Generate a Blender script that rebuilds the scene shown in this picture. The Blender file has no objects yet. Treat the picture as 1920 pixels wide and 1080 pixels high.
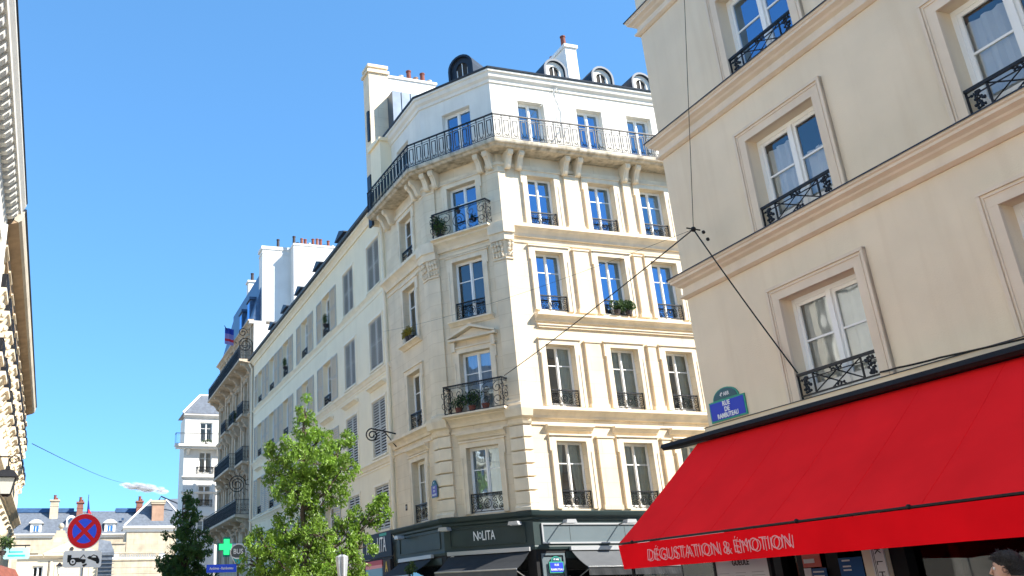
import bpy, math, random
from mathutils import Vector, Matrix
R_ = math.radians
scene = bpy.context.scene
col = scene.collection
# ---------------------------------------------------------------- camera
cam_d = bpy.data.cameras.new("camera"); cam = bpy.data.objects.new("camera", cam_d); col.objects.link(cam)
scene.camera = cam
PITCH, ROLL, FPX, PPX, PPY = R_(22.267), R_(-1.651), 1728.5, 647.2, 431.4
CAMZ = 1.6
fw = Vector((0, math.cos(PITCH), math.sin(PITCH))); up0 = Vector((0, -math.sin(PITCH), math.cos(PITCH))); rt0 = Vector((1, 0, 0))
r2 = rt0*math.cos(ROLL) + up0*math.sin(ROLL); u2 = up0*math.cos(ROLL) - rt0*math.sin(ROLL)
cam.matrix_world = Matrix(((r2.x, u2.x, -fw.x, 0), (r2.y, u2.y, -fw.y, 0), (r2.z, u2.z, -fw.z, CAMZ), (0, 0, 0, 1)))
cam_d.sensor_width = 36; cam_d.lens = FPX/1920*36
cam_d.shift_x = (960-PPX)/1920; cam_d.shift_y = (PPY-540)/1920
cam_d.clip_start = .05; cam_d.clip_end = 6000
# ---------------------------------------------------------------- sky and sun
SUN_B, SUN_E = R_(113), R_(40)
w = bpy.data.worlds.new("World"); scene.world = w; w.use_nodes = True
nt = w.node_tree; bg = nt.nodes['Background']
sky = nt.nodes.new('ShaderNodeTexSky'); sky.sky_type = 'NISHITA'; sky.sun_disc = False
sky.sun_elevation = SUN_E; sky.sun_rotation = SUN_B; sky.air_density = .7; sky.dust_density = 0.0; sky.ozone_density = 5.0
tint = nt.nodes.new('ShaderNodeMix'); tint.data_type = 'RGBA'; tint.blend_type = 'MULTIPLY'; tint.inputs[0].default_value = 1; tint.inputs[7].default_value = (.60, 1.14, 1.58, 1)
gm = nt.nodes.new('ShaderNodeGamma'); gm.inputs[1].default_value = .55      # softens the horizon glow of the clear sky
nt.links.new(sky.outputs[0], gm.inputs[0]); nt.links.new(gm.outputs[0], tint.inputs[6]); nt.links.new(tint.outputs[2], bg.inputs[0]); bg.inputs[1].default_value = 0.125
sl = bpy.data.lights.new("sun", 'SUN'); sl.energy = 3.9; sl.angle = R_(.5); sl.color = (1, .95, .87)
so = bpy.data.objects.new("sun", sl); col.objects.link(so)
sdir = Vector((math.sin(SUN_B)*math.cos(SUN_E), math.cos(SUN_B)*math.cos(SUN_E), math.sin(SUN_E)))
so.rotation_euler = (-sdir).to_track_quat('-Z', 'Y').to_euler(); so.location = (40, -20, 60)
vs = scene.view_settings; vs.view_transform = 'Standard'; vs.look = 'None'; vs.exposure = 1.62; vs.gamma = 1; vs.use_curve_mapping = False
random.seed(7)
# ---------------------------------------------------------------- materials
MATS = {}
def mat(name, base, rough=.8, metal=0, spec=.3, noise=0, nscale=1.5, bump=0, bscale=30, blocks=None, streak=0, emit=None, coat=0, stain=None, trans=0):
    m = bpy.data.materials.new(name); m.use_nodes = True; t = m.node_tree; b = t.nodes['Principled BSDF']
    b.inputs['Base Color'].default_value = (*base, 1); b.inputs['Roughness'].default_value = rough; b.inputs['Metallic'].default_value = metal
    b.inputs['Specular IOR Level'].default_value = spec
    if coat: b.inputs['Coat Weight'].default_value = coat; b.inputs['Coat Roughness'].default_value = .1
    if emit: b.inputs['Emission Color'].default_value = (*emit[0], 1); b.inputs['Emission Strength'].default_value = emit[1]
    tc = t.nodes.new('ShaderNodeTexCoord'); out = None
    def mix(a, bb, f, mode='MIX'):
        n = t.nodes.new('ShaderNodeMix'); n.data_type = 'RGBA'; n.blend_type = mode
        for s, vv in ((n.inputs[6], a), (n.inputs[7], bb), (n.inputs[0], f)):
            if hasattr(vv, 'links'): t.links.new(vv, s)
            else: s.default_value = vv if not isinstance(vv, tuple) else (*vv, 1)
        return n.outputs[2]
    c = base; hgt = None
    def noi(scale, det, src, lo=.3, hi=.7):
        n = t.nodes.new('ShaderNodeTexNoise'); n.inputs['Scale'].default_value = scale; n.inputs['Detail'].default_value = det
        t.links.new(src, n.inputs['Vector']); mr = t.nodes.new('ShaderNodeMapRange'); mr.inputs[1].default_value = lo; mr.inputs[2].default_value = hi
        t.links.new(n.outputs[0], mr.inputs[0]); return mr.outputs[0], n
    if noise:
        f, _ = noi(nscale, 6, tc.outputs['Object'])
        c = mix(tuple(x*(1-noise) for x in base), tuple(min(1, x*(1+noise*.6)) for x in base), f)
    if streak:
        mp = t.nodes.new('ShaderNodeMapping'); mp.inputs['Scale'].default_value = (3.0, 3.0, .25); t.links.new(tc.outputs['Object'], mp.inputs[0])
        f, _ = noi(1.2, 8, mp.outputs[0], .5, .8)
        mm = t.nodes.new('ShaderNodeMath'); mm.operation = 'MULTIPLY'; mm.inputs[1].default_value = streak; t.links.new(f, mm.inputs[0])
        c = mix(c, tuple(x*y for x, y in zip(base, stain or (.55, .5, .45))), mm.outputs[0])
    if blocks:
        bw, bh, mort = blocks
        sx = t.nodes.new('ShaderNodeSeparateXYZ'); cx = t.nodes.new('ShaderNodeCombineXYZ'); t.links.new(tc.outputs['Object'], sx.inputs[0])
        ad = t.nodes.new('ShaderNodeMath'); ad.operation = 'ADD'; t.links.new(sx.outputs[0], ad.inputs[0]); t.links.new(sx.outputs[1], ad.inputs[1])
        t.links.new(ad.outputs[0], cx.inputs[0]); t.links.new(sx.outputs[2], cx.inputs[1])
        br = t.nodes.new('ShaderNodeTexBrick'); br.inputs['Scale'].default_value = 1; br.inputs['Brick Width'].default_value = bw; br.inputs['Row Height'].default_value = bh
        br.inputs['Mortar Size'].default_value = mort; br.inputs['Mortar Smooth'].default_value = .3; br.inputs['Bias'].default_value = 0
        br.inputs['Color1'].default_value = (1, 1, 1, 1); br.inputs['Color2'].default_value = (.95, .94, .92, 1); br.inputs['Mortar'].default_value = (.87, .84, .79, 1)
        t.links.new(cx.outputs[0], br.inputs['Vector']); c = mix(c, br.outputs[0], 1.0, 'MULTIPLY')
    if not isinstance(c, tuple): t.links.new(c, b.inputs['Base Color'])
    if bump:
        f, n = noi(bscale, 5, tc.outputs['Object']); bp = t.nodes.new('ShaderNodeBump'); bp.inputs['Strength'].default_value = bump; bp.inputs['Distance'].default_value = .02
        t.links.new(n.outputs[0], bp.inputs['Height']); t.links.new(bp.outputs[0], b.inputs['Normal'])
    if trans:
        tr = t.nodes.new('ShaderNodeBsdfTranslucent'); ms = t.nodes.new('ShaderNodeMixShader'); ms.inputs[0].default_value = trans
        if isinstance(c, tuple): tr.inputs[0].default_value = (*c, 1)
        else: t.links.new(c, tr.inputs[0])
        t.links.new(b.outputs[0], ms.inputs[1]); t.links.new(tr.outputs[0], ms.inputs[2]); t.links.new(ms.outputs[0], t.nodes['Material Output'].inputs[0])
    MATS[name] = m; return m
def glass(name, refl, tint=(.75, .8, .8), gcol=(.9, .95, 1, 1)):
    m = bpy.data.materials.new(name); m.use_nodes = True; t = m.node_tree; t.nodes.remove(t.nodes['Principled BSDF'])
    tr = t.nodes.new('ShaderNodeBsdfTransparent'); tr.inputs[0].default_value = (*tint, 1)
    g = t.nodes.new('ShaderNodeBsdfGlossy'); g.inputs['Roughness'].default_value = .015; g.inputs['Color'].default_value = gcol
    fr = t.nodes.new('ShaderNodeFresnel'); fr.inputs[0].default_value = 1.5
    a = t.nodes.new('ShaderNodeMath'); a.operation = 'ADD'; a.use_clamp = True; a.inputs[1].default_value = refl; t.links.new(fr.outputs[0], a.inputs[0])
    tc = t.nodes.new('ShaderNodeTexCoord'); n = t.nodes.new('ShaderNodeTexNoise'); n.inputs['Scale'].default_value = 1.6; n.inputs['Detail'].default_value = 1
    bp = t.nodes.new('ShaderNodeBump'); bp.inputs['Strength'].default_value = .06; bp.inputs['Distance'].default_value = .1
    t.links.new(tc.outputs['Object'], n.inputs['Vector']); t.links.new(n.outputs[0], bp.inputs['Height']); t.links.new(bp.outputs[0], g.inputs['Normal'])
    ms = t.nodes.new('ShaderNodeMixShader'); t.links.new(a.outputs[0], ms.inputs[0]); t.links.new(tr.outputs[0], ms.inputs[1]); t.links.new(g.outputs[0], ms.inputs[2])
    t.links.new(ms.outputs[0], t.nodes['Material Output'].inputs[0]); MATS[name] = m; return m
mat('limestone', (.77, .645, .465), .85, noise=.13, nscale=1.1, bump=.25, bscale=40, blocks=(1.35, .47, .012), streak=.22)
mat('limestone_trim', (.79, .67, .495), .85, noise=.12, nscale=2.2, bump=.2, bscale=50, streak=.28)
mat('balcony_stone', (.56, .48, .36), .9, noise=.3, nscale=5, bump=.4, streak=.95, stain=(.22, .22, .19))
mat('white_render', (.77, .73, .64), .85, noise=.08, nscale=1.3, bump=.15, streak=.35, stain=(.72, .71, .68))
mat('bright_render', (.76, .74, .69), .85, noise=.07, nscale=.7, bump=.15, streak=.4, stain=(.75, .73, .68))
mat('cream_render', (.88, .76, .54), .85, noise=.05, nscale=.9, bump=.12, streak=.2, stain=(.75, .72, .66))
mat('cream_trim', (.88, .78, .60), .85, noise=.06, nscale=2, streak=.25)
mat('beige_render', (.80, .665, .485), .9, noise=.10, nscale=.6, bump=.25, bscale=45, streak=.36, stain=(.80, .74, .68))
mat('beige_trim', (.76, .63, .48), .85, noise=.08, nscale=1.5, bump=.15, streak=.3, stain=(.72, .66, .62))
mat('tan_stone', (.56, .44, .31), .9, noise=.22, nscale=1.5, bump=.4, blocks=(1.2, .45, .015), streak=.5)
mat('tan_trim', (.56, .46, .34), .9, noise=.25, nscale=3, bump=.5, streak=.6)
mat('old_stone', (.54, .46, .34), .9, noise=.2, nscale=1.3, bump=.3, blocks=(1.1, .42, .015), streak=.5)
mat('left_stone', (.60, .53, .42), .9, noise=.15, nscale=.8, bump=.3, blocks=(1.3, .5, .014), streak=.35)
mat('left_white', (.66, .64, .58), .85, noise=.06, bump=.15, streak=.25)
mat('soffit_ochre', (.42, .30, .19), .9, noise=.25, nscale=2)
mat('zinc', (.11, .14, .18), .42, .6, .5, noise=.2, nscale=2, streak=.3)
mat('zinc_dark', (.035, .045, .06), .5, .4, .4, noise=.2, nscale=2)
mat('slate', (.13, .15, .18), .6, 0, .4, noise=.25, nscale=4, bump=.3, blocks=(.35, .22, .012))
mat('slate_blue', (.05, .10, .19), .4, .2, .5, noise=.2, nscale=3, blocks=(.35, .25, .012))
mat('iron', (.012, .012, .014), .45, .3, .5)
mat('white_paint', (.86, .85, .81), .45, noise=.03)
mat('grey_paint', (.52, .52, .5), .5, noise=.04)
mat('shutter_grey', (.34, .33, .31), .55, noise=.06, nscale=3)
mat('shutter_pale', (.52, .49, .42), .55, noise=.06, nscale=3)
mat('curtain_white', (.86, .86, .84), .9, trans=.3, noise=.08, nscale=3)
mat('curtain_green', (.64, .74, .68), .9, trans=.2, noise=.1, nscale=3)
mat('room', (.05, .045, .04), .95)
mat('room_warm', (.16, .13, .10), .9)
glass('glass_clear', .12, (.94, .96, .95)); glass('glass_sky', .5, (.6, .65, .7), (.36, .56, .82, 1)); glass('glass_pale', .3, (.8, .85, .88), (.6, .78, .95, 1)); glass('glass_dark', .0, (.5, .5, .5), (.5, .5, .5, 1)); glass('glass_mid', .16, (.75, .8, .8))
mat('terracotta', (.20, .065, .045), .8, noise=.25, nscale=8)
mat('pot_dark', (.05, .04, .04), .7)
mat('pot_cream', (.6, .55, .45), .8)
mat('brick', (.28, .12, .09), .9, noise=.2, nscale=3, blocks=(.24, .08, .012))
mat('plaster_red', (.40, .25, .17), .9, noise=.2, nscale=2)
mat('shop_green', (.03, .05, .05), .5, spec=.3, noise=.15, nscale=2)
mat('shop_grey', (.13, .165, .18), .35, spec=.5, noise=.06, nscale=2, coat=.2)
mat('shop_black', (.012, .012, .013), .65, spec=.25)
mat('awning_black', (.03, .032, .035), .75, noise=.15, nscale=4, bump=.2, bscale=8)
mat('awning_grey', (.09, .095, .10), .75, noise=.1, nscale=4)
mat('awning_red', (.95, .02, .025), .9, spec=.02, trans=.06, noise=.10, nscale=.9, bump=.5, bscale=1.6, streak=.12, stain=(.85, .9, .9))
mat('awning_red_dark', (.95, .008, .015), .9, spec=.02, trans=.06, noise=.08, nscale=1.5, bump=.12, bscale=3)
mat('lamp_grey', (.45, .46, .47), .4, .3)
mat('steel', (.42, .43, .44), .35, .8)
mat('sign_blue', (.02, .05, .48), .5); mat('sign_green', (.04, .32, .22), .5); mat('sign_white', (.82, .82, .80), .4)
mat('plate_dark', (.02, .10, .13), .35); mat('sign_violet', (.12, .10, .38), .45); mat('sign_red', (.66, .005, .012), .55)
mat('sign_signal_blue', (.03, .10, .80), .55); mat('sign_teal', (.03, .42, .42), .4); mat('sign_pale', (.35, .62, .66), .5, noise=.15, nscale=4)
mat('banner_navy', (.012, .02, .035), .6); mat('yellow', (.75, .50, .03), .5)
mat('black', (.01, .01, .01), .6); mat('bus_grey', (.10, .11, .11), .5); mat('lettering_white', (.88, .88, .86), .8); mat('lettering_pink', (.85, .35, .36), .7)
mat('cross_green', (.02, .55, .18), .5, emit=((.03, .80, .20), .55)); mat('lamp_glass', (.75, .74, .66), .3, trans=.3)
mat('poster_red', (.50, .10, .12), .6); mat('poster_blue', (.22, .40, .50), .6); mat('paper', (.70, .71, .70), .7, noise=.05)
mat('menu_line', (.45, .46, .46), .7); mat('shop_blue', (.02, .10, .28), .4); mat('poster_coral', (.75, .16, .12), .5); mat('wood', (.26, .18, .08), .6, noise=.3, nscale=4)
mat('bark', (.10, .075, .055), .9, noise=.3, nscale=8, bump=.6)
mat('leaf_light', (.21, .35, .04), .45, spec=.5, noise=.55, nscale=2.5, trans=.45)
mat('leaf_dark', (.08, .155, .03), .5, spec=.4, noise=.4, nscale=1.2, trans=.3)
mat('leaf_pot', (.06, .11, .03), .6, noise=.4, nscale=8, trans=.2); mat('leaf_yellow', (.30, .24, .03), .6, noise=.4, nscale=8, trans=.2)
mat('flower_red', (.5, .03, .04), .6)
mat('skin', (.62, .36, .26), .5, noise=.05); mat('hair', (.035, .028, .024), .55, spec=.5, bump=.8, bscale=90); mat('cloth_navy', (.05, .06, .09), .85, noise=.1); mat('cloth_grey', (.12, .12, .13), .85)
mat('asphalt', (.055, .055, .058), .9, noise=.25, nscale=2, bump=.4, bscale=80); mat('pavement', (.46, .41, .33), .85, noise=.15, nscale=1, blocks=(.9, .6, .01))
mat('flag_blue', (.03, .06, .35), .7, trans=.3); mat('flag_red', (.55, .03, .05), .7, trans=.3); mat('flag_white', (.7, .7, .7), .7, trans=.3); mat('flag_lilac', (.30, .25, .50), .7, trans=.4)
mat('orange_cloth', (.60, .20, .03), .7)
# ---------------------------------------------------------------- mesh helpers
class MB:
    def __init__(s): s.v = []; s.f = []
    def poly(s, pts):
        b = len(s.v); s.v += [tuple(p) for p in pts]; s.f.append(tuple(range(b, b+len(pts))))
    def box(s, x0, x1, y0, y1, z0, z1):
        b = len(s.v); s.v += [(x, y, z) for z in (z0, z1) for y in (y0, y1) for x in (x0, x1)]
        s.f += [tuple(b+i for i in q) for q in ((0, 2, 3, 1), (4, 5, 7, 6), (0, 1, 5, 4), (2, 6, 7, 3), (0, 4, 6, 2), (1, 3, 7, 5))]
        return s
    def prism(s, prof, x0, x1):            # prof = [(out,z)], extruded along x; y = -out
        n = len(prof); b = len(s.v)
        for x in (x0, x1): s.v += [(x, -o, z) for o, z in prof]
        for i in range(n): j = (i+1) % n; s.f.append((b+i, b+j, b+n+j, b+n+i))
        s.f.append(tuple(b+i for i in range(n))[::-1]); s.f.append(tuple(b+n+i for i in range(n)))
        return s
    def flat(s, prof, y0, y1):             # prof = [(x,z)] extruded through depth
        n = len(prof); b = len(s.v)
        for y in (y0, y1): s.v += [(x, y, z) for x, z in prof]
        for i in range(n): j = (i+1) % n; s.f.append((b+i, b+n+i, b+n+j, b+j))
        s.f.append(tuple(b+i for i in range(n))); s.f.append(tuple(b+n+i for i in range(n))[::-1])
        return s
    def loft(s, rings, caps=True, closed=True):
        n = len(rings[0]); b = len(s.v)
        for r in rings: s.v += [tuple(p) for p in r]
        for k in range(len(rings)-1):
            for i in range(n if closed else n-1):
                j = (i+1) % n; s.f.append((b+k*n+i, b+k*n+j, b+(k+1)*n+j, b+(k+1)*n+i))
        if caps and closed: s.f.append(tuple(b+i for i in range(n))[::-1]); e = b+(len(rings)-1)*n; s.f.append(tuple(e+i for i in range(n)))
        return s
    def tube(s, pts, r, n=5, caps=True):
        pts = [Vector(p) for p in pts]; rs = r if isinstance(r, (list, tuple)) else [r]*len(pts); rings = []; ref = None
        for i, p in enumerate(pts):
            d = (pts[min(i+1, len(pts)-1)]-pts[max(i-1, 0)])
            if d.length < 1e-9: d = Vector((0, 0, 1))
            d.normalize()
            if ref is None: ref = Vector((0, 1, 0)) if abs(d.y) < .9 else Vector((1, 0, 0))
            a = d.cross(ref); a.normalize(); bb = a.cross(d); ref = bb
            rings.append([p+(a*math.cos(2*math.pi*k/n)+bb*math.sin(2*math.pi*k/n))*rs[i] for k in range(n)])
        return s.loft(rings, caps)
    def sphere(s, c, r, nu=10, nv=6, sc=(1, 1, 1)):
        rings = []
        for j in range(nv+1):
            t = math.pi*(j/nv) if 0 < j < nv else math.pi*(.02 if j == 0 else .98)
            rings.append([(c[0]+r*sc[0]*math.sin(t)*math.cos(2*math.pi*i/nu), c[1]+r*sc[1]*math.sin(t)*math.sin(2*math.pi*i/nu), c[2]-r*sc[2]*math.cos(t)) for i in range(nu)])
        return s.loft(rings)
    def cyl(s, c, r, h, n=12, r2=None):
        return s.loft([[(c[0]+q*math.cos(2*math.pi*i/n), c[1]+q*math.sin(2*math.pi*i/n), z) for i in range(n)] for q, z in ((r, c[2]), (r if r2 is None else r2, c[2]+h))])
    def disc(s, x, z, r, y0, y1, n=32, sz=1):
        return s.flat([(x+r*math.cos(2*math.pi*i/n), z+r*sz*math.sin(2*math.pi*i/n)) for i in range(n)], y0, y1)
    def mesh(s, name, m, smooth=False):
        me = bpy.data.meshes.new(name); me.from_pydata(s.v, [], s.f); me.materials.append(MATS[m] if isinstance(m, str) else m)
        if smooth: me.polygons.foreach_set('use_smooth', [True]*len(me.polygons))
        me.update(); return me
WM = {}
def link(o, parent, M):
    col.objects.link(o); WM[o.name] = M
    if parent is not None:
        o.parent = parent; o.matrix_basis = WM[parent.name].inverted() @ M
    else: o.matrix_basis = M
    return o
def meta(o, label=None, cat=None, group=None, kind=None):
    for k, v in (('label', label), ('category', cat), ('group', group), ('kind', kind)):
        if v: o[k] = v
    return o
def thing(name, M, label, cat, group=None):
    o = bpy.data.objects.new(name, None); o.empty_display_size = .3; link(o, None, M); return meta(o, label, cat, group)
def part(name, mb, m, parent, M, smooth=False, label=None):
    me = mb if isinstance(mb, bpy.types.Mesh) else mb.mesh(name, m, smooth)
    o = bpy.data.objects.new(name, me); link(o, parent, M)
    if label: o['label'] = label
    return o
def frame(x, y, bearing, z=0):       # local x runs right along a facade seen from outside, y runs into the wall, z up
    a = math.pi/2-bearing
    return Matrix.Translation((x, y, z)) @ Matrix.Rotation(a, 4, 'Z')
def at(M, x=0, y=0, z=0): return M @ Matrix.Translation((x, y, z))
FONT = {}
def text_mesh(s, size, ext=.004, sx=1.0, bold=0):
    k = (s, size, ext, sx, bold)
    if k in FONT: return FONT[k]
    c = bpy.data.curves.new('lettering', 'FONT'); c.body = s; c.size = size; c.extrude = ext; c.align_x = 'CENTER'; c.align_y = 'CENTER'; c.offset = bold; c.resolution_u = 3
    o = bpy.data.objects.new('lettering', c); me = bpy.data.meshes.new_from_object(o); bpy.data.objects.remove(o)
    for v in me.vertices: x, y, z = v.co; v.co = (x*sx, -z, y)
    FONT[k] = me; return me
def text(s, size, m, parent, M, x, z, y=-.006, sx=1.0, ext=.004, bold=0, name='lettering'):
    me = text_mesh(s, size, ext, sx, bold).copy(); me.materials.clear(); me.materials.append(MATS[m])
    o = bpy.data.objects.new(name, me); return link(o, parent, at(M, x, y, z))
def sweep(mb, path, prof, close_prof=True):
    # path: plan points left->right seen from outside; prof: [(out,z)]
    P_ = [Vector((p[0], p[1])) for p in path]; rings = []
    for i, p in enumerate(P_):
        ns = []
        for a, b in ((i-1, i), (i, i+1)):
            if a >= 0 and b < len(P_): d = (P_[b]-P_[a]).normalized(); ns.append(Vector((d.y, -d.x)))
        n = ns[0] if len(ns) == 1 else (ns[0]+ns[1])/(1+ns[0].dot(ns[1]))
        rings.append([(p.x+n.x*o, p.y+n.y*o, z) for o, z in prof])
    return mb.loft(rings, close_prof, close_prof)
def wall(mb, x0, x1, z0, z1, holes, rv=.3, thick=.45):
    xs = sorted({x0, x1, *[h[0] for h in holes], *[h[1] for h in holes]}); zs = sorted({z0, z1, *[h[2] for h in holes], *[h[3] for h in holes]})
    xs = [x for x in xs if x0 <= x <= x1]; zs = [z for z in zs if z0 <= z <= z1]
    for a, b in zip(xs, xs[1:]):
        for c, d in zip(zs, zs[1:]):
            mx, mz = (a+b)/2, (c+d)/2
            if any(h[0] < mx < h[1] and h[2] < mz < h[3] for h in holes): continue
            mb.poly([(a, 0, c), (b, 0, c), (b, 0, d), (a, 0, d)])
    for a, b, c, d in holes:
        mb.poly([(a, 0, c), (a, thick, c), (b, thick, c), (b, 0, c)]); mb.poly([(a, 0, d), (b, 0, d), (b, thick, d), (a, thick, d)])
        mb.poly([(a, 0, c), (a, 0, d), (a, thick, d), (a, thick, c)]); mb.poly([(b, 0, c), (b, thick, c), (b, thick, d), (b, 0, d)])
# ---- windows: a cached set of meshes per size and style
WC = {}
def win_meshes(w, h, bars, kick, fm, cur, gl, stile=.055):
    k = (round(w, 2), round(h, 2), bars, kick, fm, cur, gl, stile)
    if k in WC: return WC[k]
    f = MB(); s = stile; y0, y1 = 0, .06; c = w/2
    f.box(0, s, y0, y1, 0, h); f.box(w-s, w, y0, y1, 0, h); f.box(s, w-s, y0+.003, y1, h-s, h); f.box(s, w-s, y0+.003, y1, 0, s)
    f.box(c-s*.55, c+s*.55, y0-.02, y1-.005, s, h-s)                                   # meeting stile
    for a, b in ((s, c-s*.55), (c+s*.55, w-s)):
        f.box(a, a+s*.7, .015, .05, s, h-s); f.box(b-s*.7, b, .015, .05, s, h-s)
        f.box(a+s*.7, b-s*.7, .018, .05, h-s*1.8, h-s); f.box(a+s*.7, b-s*.7, .018, .05, s, s+kick)
        for q in bars: f.box(a+s*.7, b-s*.7, .02, .046, h*q-.016, h*q+.016)
    p = MB(); p.poly([(s, .04, s), (w-s, .04, s), (w-s, .04, h-s), (s, .04, h-s)])
    cm = None
    if cur:
        cb = MB(); rng = random.Random(hash(k) % 1000 if False else int(w*100+h*10))
        def sheet(xa, xb, za, zb, n):
            ring = []
            for z in (za, zb): ring.append([(xa+(xb-xa)*i/n, .11+.03*math.sin(i*1.9+rng.random())+.0*z, z) for i in range(n+1)])
            cb.loft(ring, False, False)
        if cur[0] == 'full': sheet(.03, w-.03, .03, h*.98, 22)
        if cur[0] == 'low': sheet(.03, w*.48, .03, h*.86, 12); sheet(w*.52, w-.03, .03, h*.62, 12)
        if cur[0] == 'side': sheet(.02, w*.30, .03, h*.98, 8); sheet(w*.68, w-.02, .03, h*.98, 8)
        if cur[0] == 'right': sheet(w*.5, w-.02, .03, h*.98, 9)
        if cur[0] == 'vee':
            for sg in (0, 1):
                r_ = [[((1-sg)*(.02+(w*.42-.0)*(i/9)*(1-.55*t))+sg*(w-.02-(w*.42)*(i/9)*(1-.55*t)), .17+.025*math.sin(i*2.1), h*.98*(1-t)+.03) for i in range(10)] for t in (0, .3, .6, 1)]
                cb.loft(r_, False, False)
        cm = cb.mesh('curtain', cur[1])
    WC[k] = (f.mesh('window', fm), p.mesh('pane', gl), cm); return WC[k]
def window(root, F, x, z, w, h, rv=.25, bars=(.68,), kick=.09, fm='white_paint', cur=('side', 'curtain_white'), gl='glass_mid', stile=.055, label=None):
    a, b, c = win_meshes(w, h, bars, kick, fm, cur, gl, stile); M = at(F, x, rv, z)
    o = part('window', a, None, root, M, label=label); part('pane', b, None, o, M)
    if c: part('curtain', c, None, o, M)
    return o
# ---- ironwork
def scroll(mb, x, z, r, turns=1.4, st=0, sg=1, y=0, t=.0125, n=18):
    pts = []
    for i in range(n+1):
        q = i/n; a = st+sg*q*turns*2*math.pi; rr = r*(1-.8*q); pts.append((x+rr*math.cos(a), y, z+rr*math.sin(a)))
    mb.tube(pts, t, 4, False)
def ring(mb, x, z, r, y=0, t=.0125, n=14): mb.tube([(x+r*math.cos(i*2*math.pi/n), y, z+r*math.sin(i*2*math.pi/n)) for i in range(n+1)], t, 4, False)
RC = {}
def guard_mesh(w, h, style='scroll', deep=0):
    k = (round(w, 2), round(h, 2), style, deep)
    if k in RC: return RC[k]
    m = MB()
    def panel(x0, x1, y, axis='x'):
        q = MB(); W = x1-x0
        q.box(0, W, -.025, .025, h-.042, h); q.box(0, W, -.012, .012, .03, .055); q.box(0, .022, -.013, .013, 0, h-.042); q.box(W-.022, W, -.013, .013, 0, h-.042)
        q.box(.022, W-.022, -.008, .008, h-.12, h-.105)
        if style == 'scroll':
            H = h-.16; cz = .055+H/2; ring(q, W/2, cz, H*.30); ring(q, W/2, cz, H*.14)
            q.sphere((W/2, 0, cz), .03, 6, 4)
            nn = max(1, round((W/2-H*.35)/(H*.42))); st_ = (W/2-H*.38)/nn
            for i in range(nn):
                for sg in (1, -1):
                    cx = W/2+sg*(H*.38+st_*(i+.5))
                    scroll(q, cx, cz+H*.24, H*.22, 1.3, math.pi/2, sg); scroll(q, cx, cz-H*.24, H*.22, 1.3, -math.pi/2, -sg)
                    q.sphere((cx+sg*st_*.3, 0, cz), .022, 5, 3)
            for i in range(int(W/.07)): xx = .035+i*.07; ring(q, xx, h-.07, .022, 0, .006, 6)
        if style == 'cross':
            z0, z1 = .055, h-.05; a = W*.2
            q.box(a-.012, a+.012, -.011, .011, z0, z1); q.box(W-a-.012, W-a+.012, -.011, .011, z0, z1)
            for xa, xb in ((a, W/2+W*.08), (W/2-W*.08, W-a)):
                q.tube([(xa, -.004, z0), (xb, -.004, z1)], .011, 4); q.tube([(xa, .004, z1), (xb, .004, z0)], .011, 4)
            rn = random.Random(3)
            for cx in (a*.5, W-a*.5):
                for j in range(26): q.sphere((cx+rn.uniform(-.085, .085), 0, z0+(z1-z0)*rn.uniform(.08, .92)), .024, 5, 3)
                for j in range(4): scroll(q, cx, z0+(z1-z0)*(.15+.23*j), .05, 1, j, 1)
            for j in range(9): q.sphere((W/2+rn.uniform(-.1, .1), 0, z1-rn.uniform(0, .07)), .02, 5, 3); q.sphere((W/2+rn.uniform(-.1, .1), 0, z0+rn.uniform(0, .07)), .02, 5, 3)
        if style == 'dense':
            for i in range(int(W/.09)): q.box(.04+i*.09, .052+i*.09, -.008, .008, .055, h-.12)
            nn = int(W/.22)
            for i in range(nn):
                cx = W*(i+.5)/nn; scroll(q, cx, h*.62, .09, 1.2, 0, 1, 0, .012, 10); scroll(q, cx, h*.3, .09, 1.2, math.pi, 1, 0, .012, 10); q.sphere((cx, 0, h*.46), .04, 5, 3)
        for i, (a_, b_, c_) in enumerate(q.v): q.v[i] = (x0+a_, y+b_, c_) if axis == 'x' else (y-b_, -a_-x0, c_)
        b = len(m.v); m.v += q.v; m.f += [tuple(b+i for i in f) for f in q.f]
    if deep:
        panel(0, w, -deep)
        panel(0, deep, .015, 'y'); panel(0, deep, w-.015, 'y')
    else: panel(0, w, 0)
    RC[k] = m.mesh('railing', 'iron'); return RC[k]
def guard(root, F, x, z, w, h, style='scroll', y=.06, deep=0, name='window_railing'):
    return part(name, guard_mesh(w, h, style, deep), None, root, at(F, x, y, z))
def leaves(mb, c, r, n, size, rng, sc=(1, 1, 1), droop=.3):
    for _ in range(n):
        while True:
            p = Vector((rng.uniform(-1, 1), rng.uniform(-1, 1), rng.uniform(-1, 1)))
            if p.length <= 1: break
        p *= .55+.45*p.length
        p = Vector((c[0]+p.x*r*sc[0], c[1]+p.y*r*sc[1], c[2]+p.z*r*sc[2]))
        a = Vector((rng.uniform(-1, 1), rng.uniform(-1, 1), rng.uniform(-1, .5)-droop)).normalized(); b = a.cross(Vector((rng.uniform(-1, 1), rng.uniform(-1, 1), rng.uniform(-1, 1)))).normalized()
        s = size*rng.uniform(.6, 1.25); k = len(mb.v); n2 = a.cross(b)*s*.12
        mb.v += [tuple(p-a*s*.5), tuple(p+b*s*.3+n2), tuple(p+a*s*.6), tuple(p-b*s*.3+n2)]; mb.f.append((k, k+1, k+2, k+3))
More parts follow.
